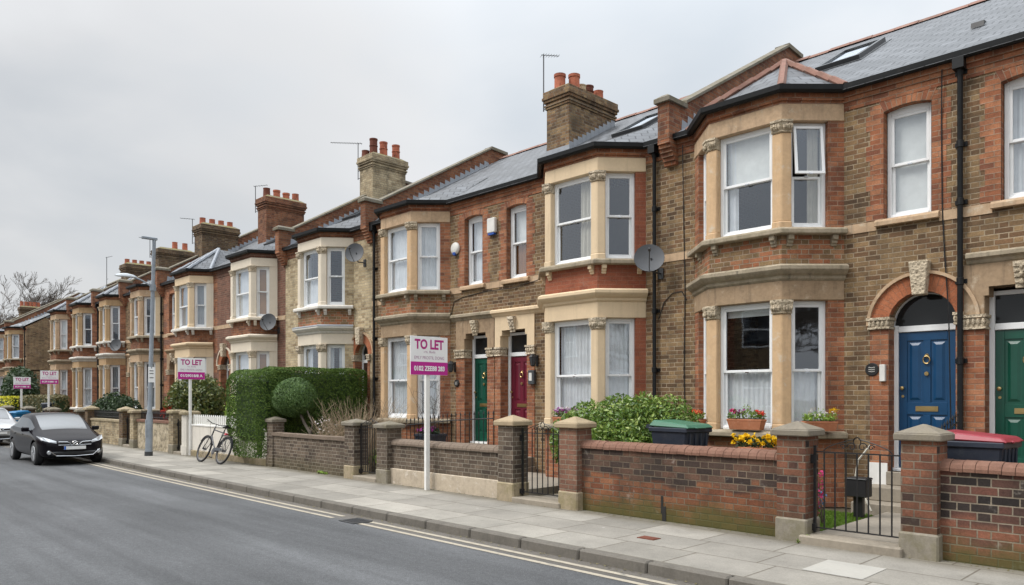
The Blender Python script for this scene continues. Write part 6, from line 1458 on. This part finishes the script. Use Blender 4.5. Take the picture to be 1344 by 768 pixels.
        m = MB(); m.lathe((-.075*k,s_*.60*kw,.36*kh), [(.045,-.05),(.055,.03),(.04,.045)], 12, 'x'); build(m, 'fog_lamp', 'headlamp', g)
        m = MB(); c = Vector((-1.32*k, s_*(W/2+.06), .96*kh)); m.taper(c.x, c.y, c.z-.055, c.z+.06, .04, .085, .055, .095); m.box(c.x-.02,c.x+.02,min(c.y,c.y-s_*.16),max(c.y,c.y-s_*.16),c.z-.05,c.z-.01); mo = build(m, 'wing_mirror', paint, g, bevel=.02)
        m = MB()
        for hx in (-1.95,-2.85): m.box(hx*k-.1,hx*k+.06,s_*(W/2-.0)-.012,s_*(W/2-.0)+.018,.80*kh,.825*kh)
        build(m, 'door_handle', paint, g, bevel=.006)
    m = MB(); y1 = .40*kw; m.box(-.09,.030,-y1,y1,.56*kh,.645*kh); build(m, 'grille', 'black_trim', g, bevel=.02)
    m = MB()
    m.tube([(.036,-y1,.655*kh),(.05,-y1*.45,.645*kh),(.058,-.10,.585*kh)], .010, 6); m.tube([(.036,y1,.655*kh),(.05,y1*.45,.645*kh),(.058,.10,.585*kh)], .010, 6); m.tube([(.036,-y1,.565*kh),(.045,0,.555*kh),(.036,y1,.565*kh)], .006, 6)
    m.tube([(.050+.0*t,.06*math.cos(t),.615*kh+.05*math.sin(t)) for t in [q*PI/8 for q in range(16)]], .008, 6, closed=True); m.tube([(.055,-.045,.585*kh),(.055,0,.62*kh),(.055,.045,.645*kh)], .007, 5)
    build(m, 'badge_trim', 'chrome', g)
    m = MB(); m.box(-.09,.022,-.56*kw,.56*kw,.27*kh,.385*kh); build(m, 'lower_intake', 'black_trim', g, bevel=.03); m = MB(); m.tube([(.012,-.62*kw,.43*kh),(.03,-.45*kw,.275*kh),(.035,0,.255*kh),(.03,.45*kw,.275*kh),(.012,.62*kw,.43*kh)], .009, 6); build(m, 'bumper_trim', 'chrome', g)
    m = MB(); m.box(.028,.042,-.26,.26,.435*kh,.525*kh); pl = build(m, 'number_plate', 'plate_white', g, bevel=.004); m = MB(); m.box(.0425,.0445,-.258,-.215,.437*kh,.523*kh); build(m, 'plate_band', 'plate_blue', pl)
    m = MB(); m.tube([(-1.0*k,.45,.985*kh),(-1.05*k,-.1,1.01*kh)], .008, 4); m.tube([(-1.0*k,-.1,.985*kh),(-1.05*k,-.55,1.0*kh)], .008, 4); build(m, 'wiper', 'black_trim', g)
    g.location = loc; g.rotation_euler = (0,0,rz_); return g
car('dark five door hatchback parked at the kerb nearest the lamp column', 'parked_car', (-22.55, 5.78, -.12), .0, 'car_paint_dark', L=3.95, W=1.62, H=1.37)
car('silver hatchback cut by the left edge, parked behind the dark car', 'parked_car', (-33.2, 6.0, -.12), .03, 'car_paint_silver', silver=True)

# ------------------------------------------------------------------ bare trees
def bare_tree(label, x, y, h, sp, seed, n0=3):
    random.seed(seed); g = root('bare_tree', label, 'tree', (x, y, -.1), 'leafless trees'); m = MB(); tw = MB(); cnt = [0]
    def grow(mb, p, d, L, r, lev):
        pts = [p]; k = 4; rr = [r]
        for i in range(k):
            d = (d+Vector((random.uniform(-1,1),random.uniform(-1,1),random.uniform(-.5,.9)))*.13).normalized(); p = p+d*L/k; pts.append(p); rr.append(max(.016, r*(1-.45*(i+1)/k)))
        (m if lev < 3 else tw).tube(pts, rr, 6 if lev < 2 else 3, cap=False); cnt[0] += 1
        if lev >= 7: return
        for _ in range(3 if lev else 5):
            i = random.randint(2, 4); a = d.orthogonal().normalized(); a.rotate(Matrix.Rotation(random.random()*2*PI, 3, d)); nd = (d*random.uniform(.7,1.1)+a*random.uniform(.4,.9)*sp).normalized(); nd.z = max(nd.z, -.1)
            grow(mb, pts[i], nd, L*random.uniform(.6,.82), rr[i]*random.uniform(.55,.75), lev+1)
    grow(m, Vector((x,y,-.1)), Vector((0,0,1)), h*.28, h*.022, 0)
    build(m, 'trunk', 'bark_grey', g, recalc=False); build(tw, 'twigs', 'tree_twig', g, recalc=False)
bare_tree('large bare tree rising behind the far terrace at the left edge', -88, 15.5, 21, .75, 4)
bare_tree('second bare tree behind the first, thinner crown', -99, 17, 20, .8, 9)

bare_tree('bare tree across the street, behind the camera', 24, -3.4, 15, 1.0, 12)
# ------------------------------------------------------------------ camera, sky, sun
cam = D.cameras.new('camera'); co = D.objects.new('camera', cam); COL.objects.link(co); S.camera = co
th = math.radians(44.5); fpx = 972/math.tan(th)
co.location = (0,0,1.7); co.rotation_euler = (PI/2, 0, PI/2-th); cam.sensor_width = 36; cam.lens = fpx/1344*36; cam.shift_y = (521-384)/1344; cam.clip_end = 2000; cam.clip_start = .05

w = D.worlds.new('World'); S.world = w; w.use_nodes = True; nt = w.node_tree; nt.nodes.clear(); N_ = nt.nodes.new; Lk = nt.links.new
out = N_('ShaderNodeOutputWorld'); bg = N_('ShaderNodeBackground'); bg.inputs[1].default_value = .1; Lk(bg.outputs[0], out.inputs[0])
SUN_EL, SUN_AZ = 48, 215   # azimuth clockwise from +y
sky = N_('ShaderNodeTexSky'); sky.sky_type = 'NISHITA'; sky.sun_disc = False; sky.sun_elevation = math.radians(SUN_EL); sky.sun_rotation = math.radians(SUN_AZ); sky.air_density = 1.; sky.dust_density = 4.
tc = N_('ShaderNodeTexCoord'); sp = N_('ShaderNodeSeparateXYZ'); Lk(tc.outputs['Generated'], sp.inputs[0])
def mth(op, a, b=None, c=None, clamp=False):
    n = N_('ShaderNodeMath'); n.operation = op; n.use_clamp = clamp
    for i, v in enumerate((a,b,c)):
        if v is None: continue
        if isinstance(v, bpy.types.NodeSocket): Lk(v, n.inputs[i])
        else: n.inputs[i].default_value = v
    return n.outputs[0]
z = mth('MAXIMUM', sp.outputs[2], 0.)
zz = mth('ADD', z, .22)
cb = N_('ShaderNodeCombineXYZ'); Lk(mth('DIVIDE', sp.outputs[0], zz), cb.inputs[0]); Lk(mth('DIVIDE', sp.outputs[1], zz), cb.inputs[1])
def cn(scale, det, dist):
    n = N_('ShaderNodeTexNoise'); Lk(cb.outputs[0], n.inputs[0]); n.inputs['Scale'].default_value = scale; n.inputs['Detail'].default_value = det; n.inputs['Roughness'].default_value = .5; n.inputs['Distortion'].default_value = dist; return n.outputs[0]
n1, n2 = cn(.55, 4, .4), cn(1.7, 5, .3)
cl = mth('ADD', mth('MULTIPLY', mth('SUBTRACT', n1, .5), 1.1), mth('MULTIPLY', mth('SUBTRACT', n2, .5), .45))
# overcast luminance: brighter overhead than at the horizon; a dark bank to the upper left
L0 = mth('ADD', mth('MULTIPLY', mth('POWER', z, 3.6), SKY_K), SKY_H)
def blob_(v, a, b):   # a bank of cloud around a direction
    n = N_('ShaderNodeVectorMath'); n.operation = 'DOT_PRODUCT'; Lk(tc.outputs['Generated'], n.inputs[0]); n.inputs[1].default_value = Vector(v).normalized()
    r = N_('ShaderNodeMapRange'); r.interpolation_type = 'SMOOTHSTEP'; Lk(mth('ADD', n.outputs['Value'], mth('MULTIPLY', mth('SUBTRACT', n2, .5), .12)), r.inputs[0]); r.inputs[1].default_value = a; r.inputs[2].default_value = b; return r.outputs[0]
bank = mth('ADD', mth('MULTIPLY', blob_((-1.10,.20,.36), .86, 1.), -.32), mth('MULTIPLY', blob_((-.72,.70,.30), .90, 1.), -.06))
bank = mth('ADD', bank, mth('MULTIPLY', blob_((-1.05,.40,.10), .90, 1.), .10))
lum = mth('MULTIPLY', L0, mth('ADD', mth('ADD', 1., bank), mth('MULTIPLY', cl, CLOUD_K)))
rm = N_('ShaderNodeValToRGB'); e = rm.color_ramp.elements; e[0].position = .35; e[0].color = (.86,.93,1.0,1); e[1].position = .65; e[1].color = (.98,.99,1.0,1); Lk(mth('ADD', cl, .5), rm.inputs[0])
mu = N_('ShaderNodeVectorMath'); mu.operation = 'SCALE'; Lk(rm.outputs[0], mu.inputs[0]); Lk(lum, mu.inputs['Scale'])
mx = N_('ShaderNodeMix'); mx.data_type = 'RGBA'; mx.inputs[0].default_value = .92; Lk(sky.outputs[0], mx.inputs[6]); Lk(mu.outputs[0], mx.inputs[7]); Lk(mx.outputs[2], bg.inputs[0])
sn = D.lights.new('sun', 'SUN'); so = D.objects.new('sun', sn); COL.objects.link(so); sn.energy = SUN_E; sn.angle = math.radians(22); sn.color = (1.,.965,.92)
az, el = math.radians(SUN_AZ), math.radians(SUN_EL); d = Vector((math.sin(az)*math.cos(el), math.cos(az)*math.cos(el), math.sin(el)))
so.rotation_euler = (-d).to_track_quat('-Z', 'Y').to_euler(); so.location = d*50
S.view_settings.view_transform = 'Standard'; S.view_settings.look = 'None'; S.view_settings.exposure = EXPO; S.view_settings.gamma = 1.; S.view_settings.use_curve_mapping = False
S.render.resolution_x = 1024; S.render.resolution_y = 585
S.cycles.max_bounces = 8; S.cycles.transparent_max_bounces = 12
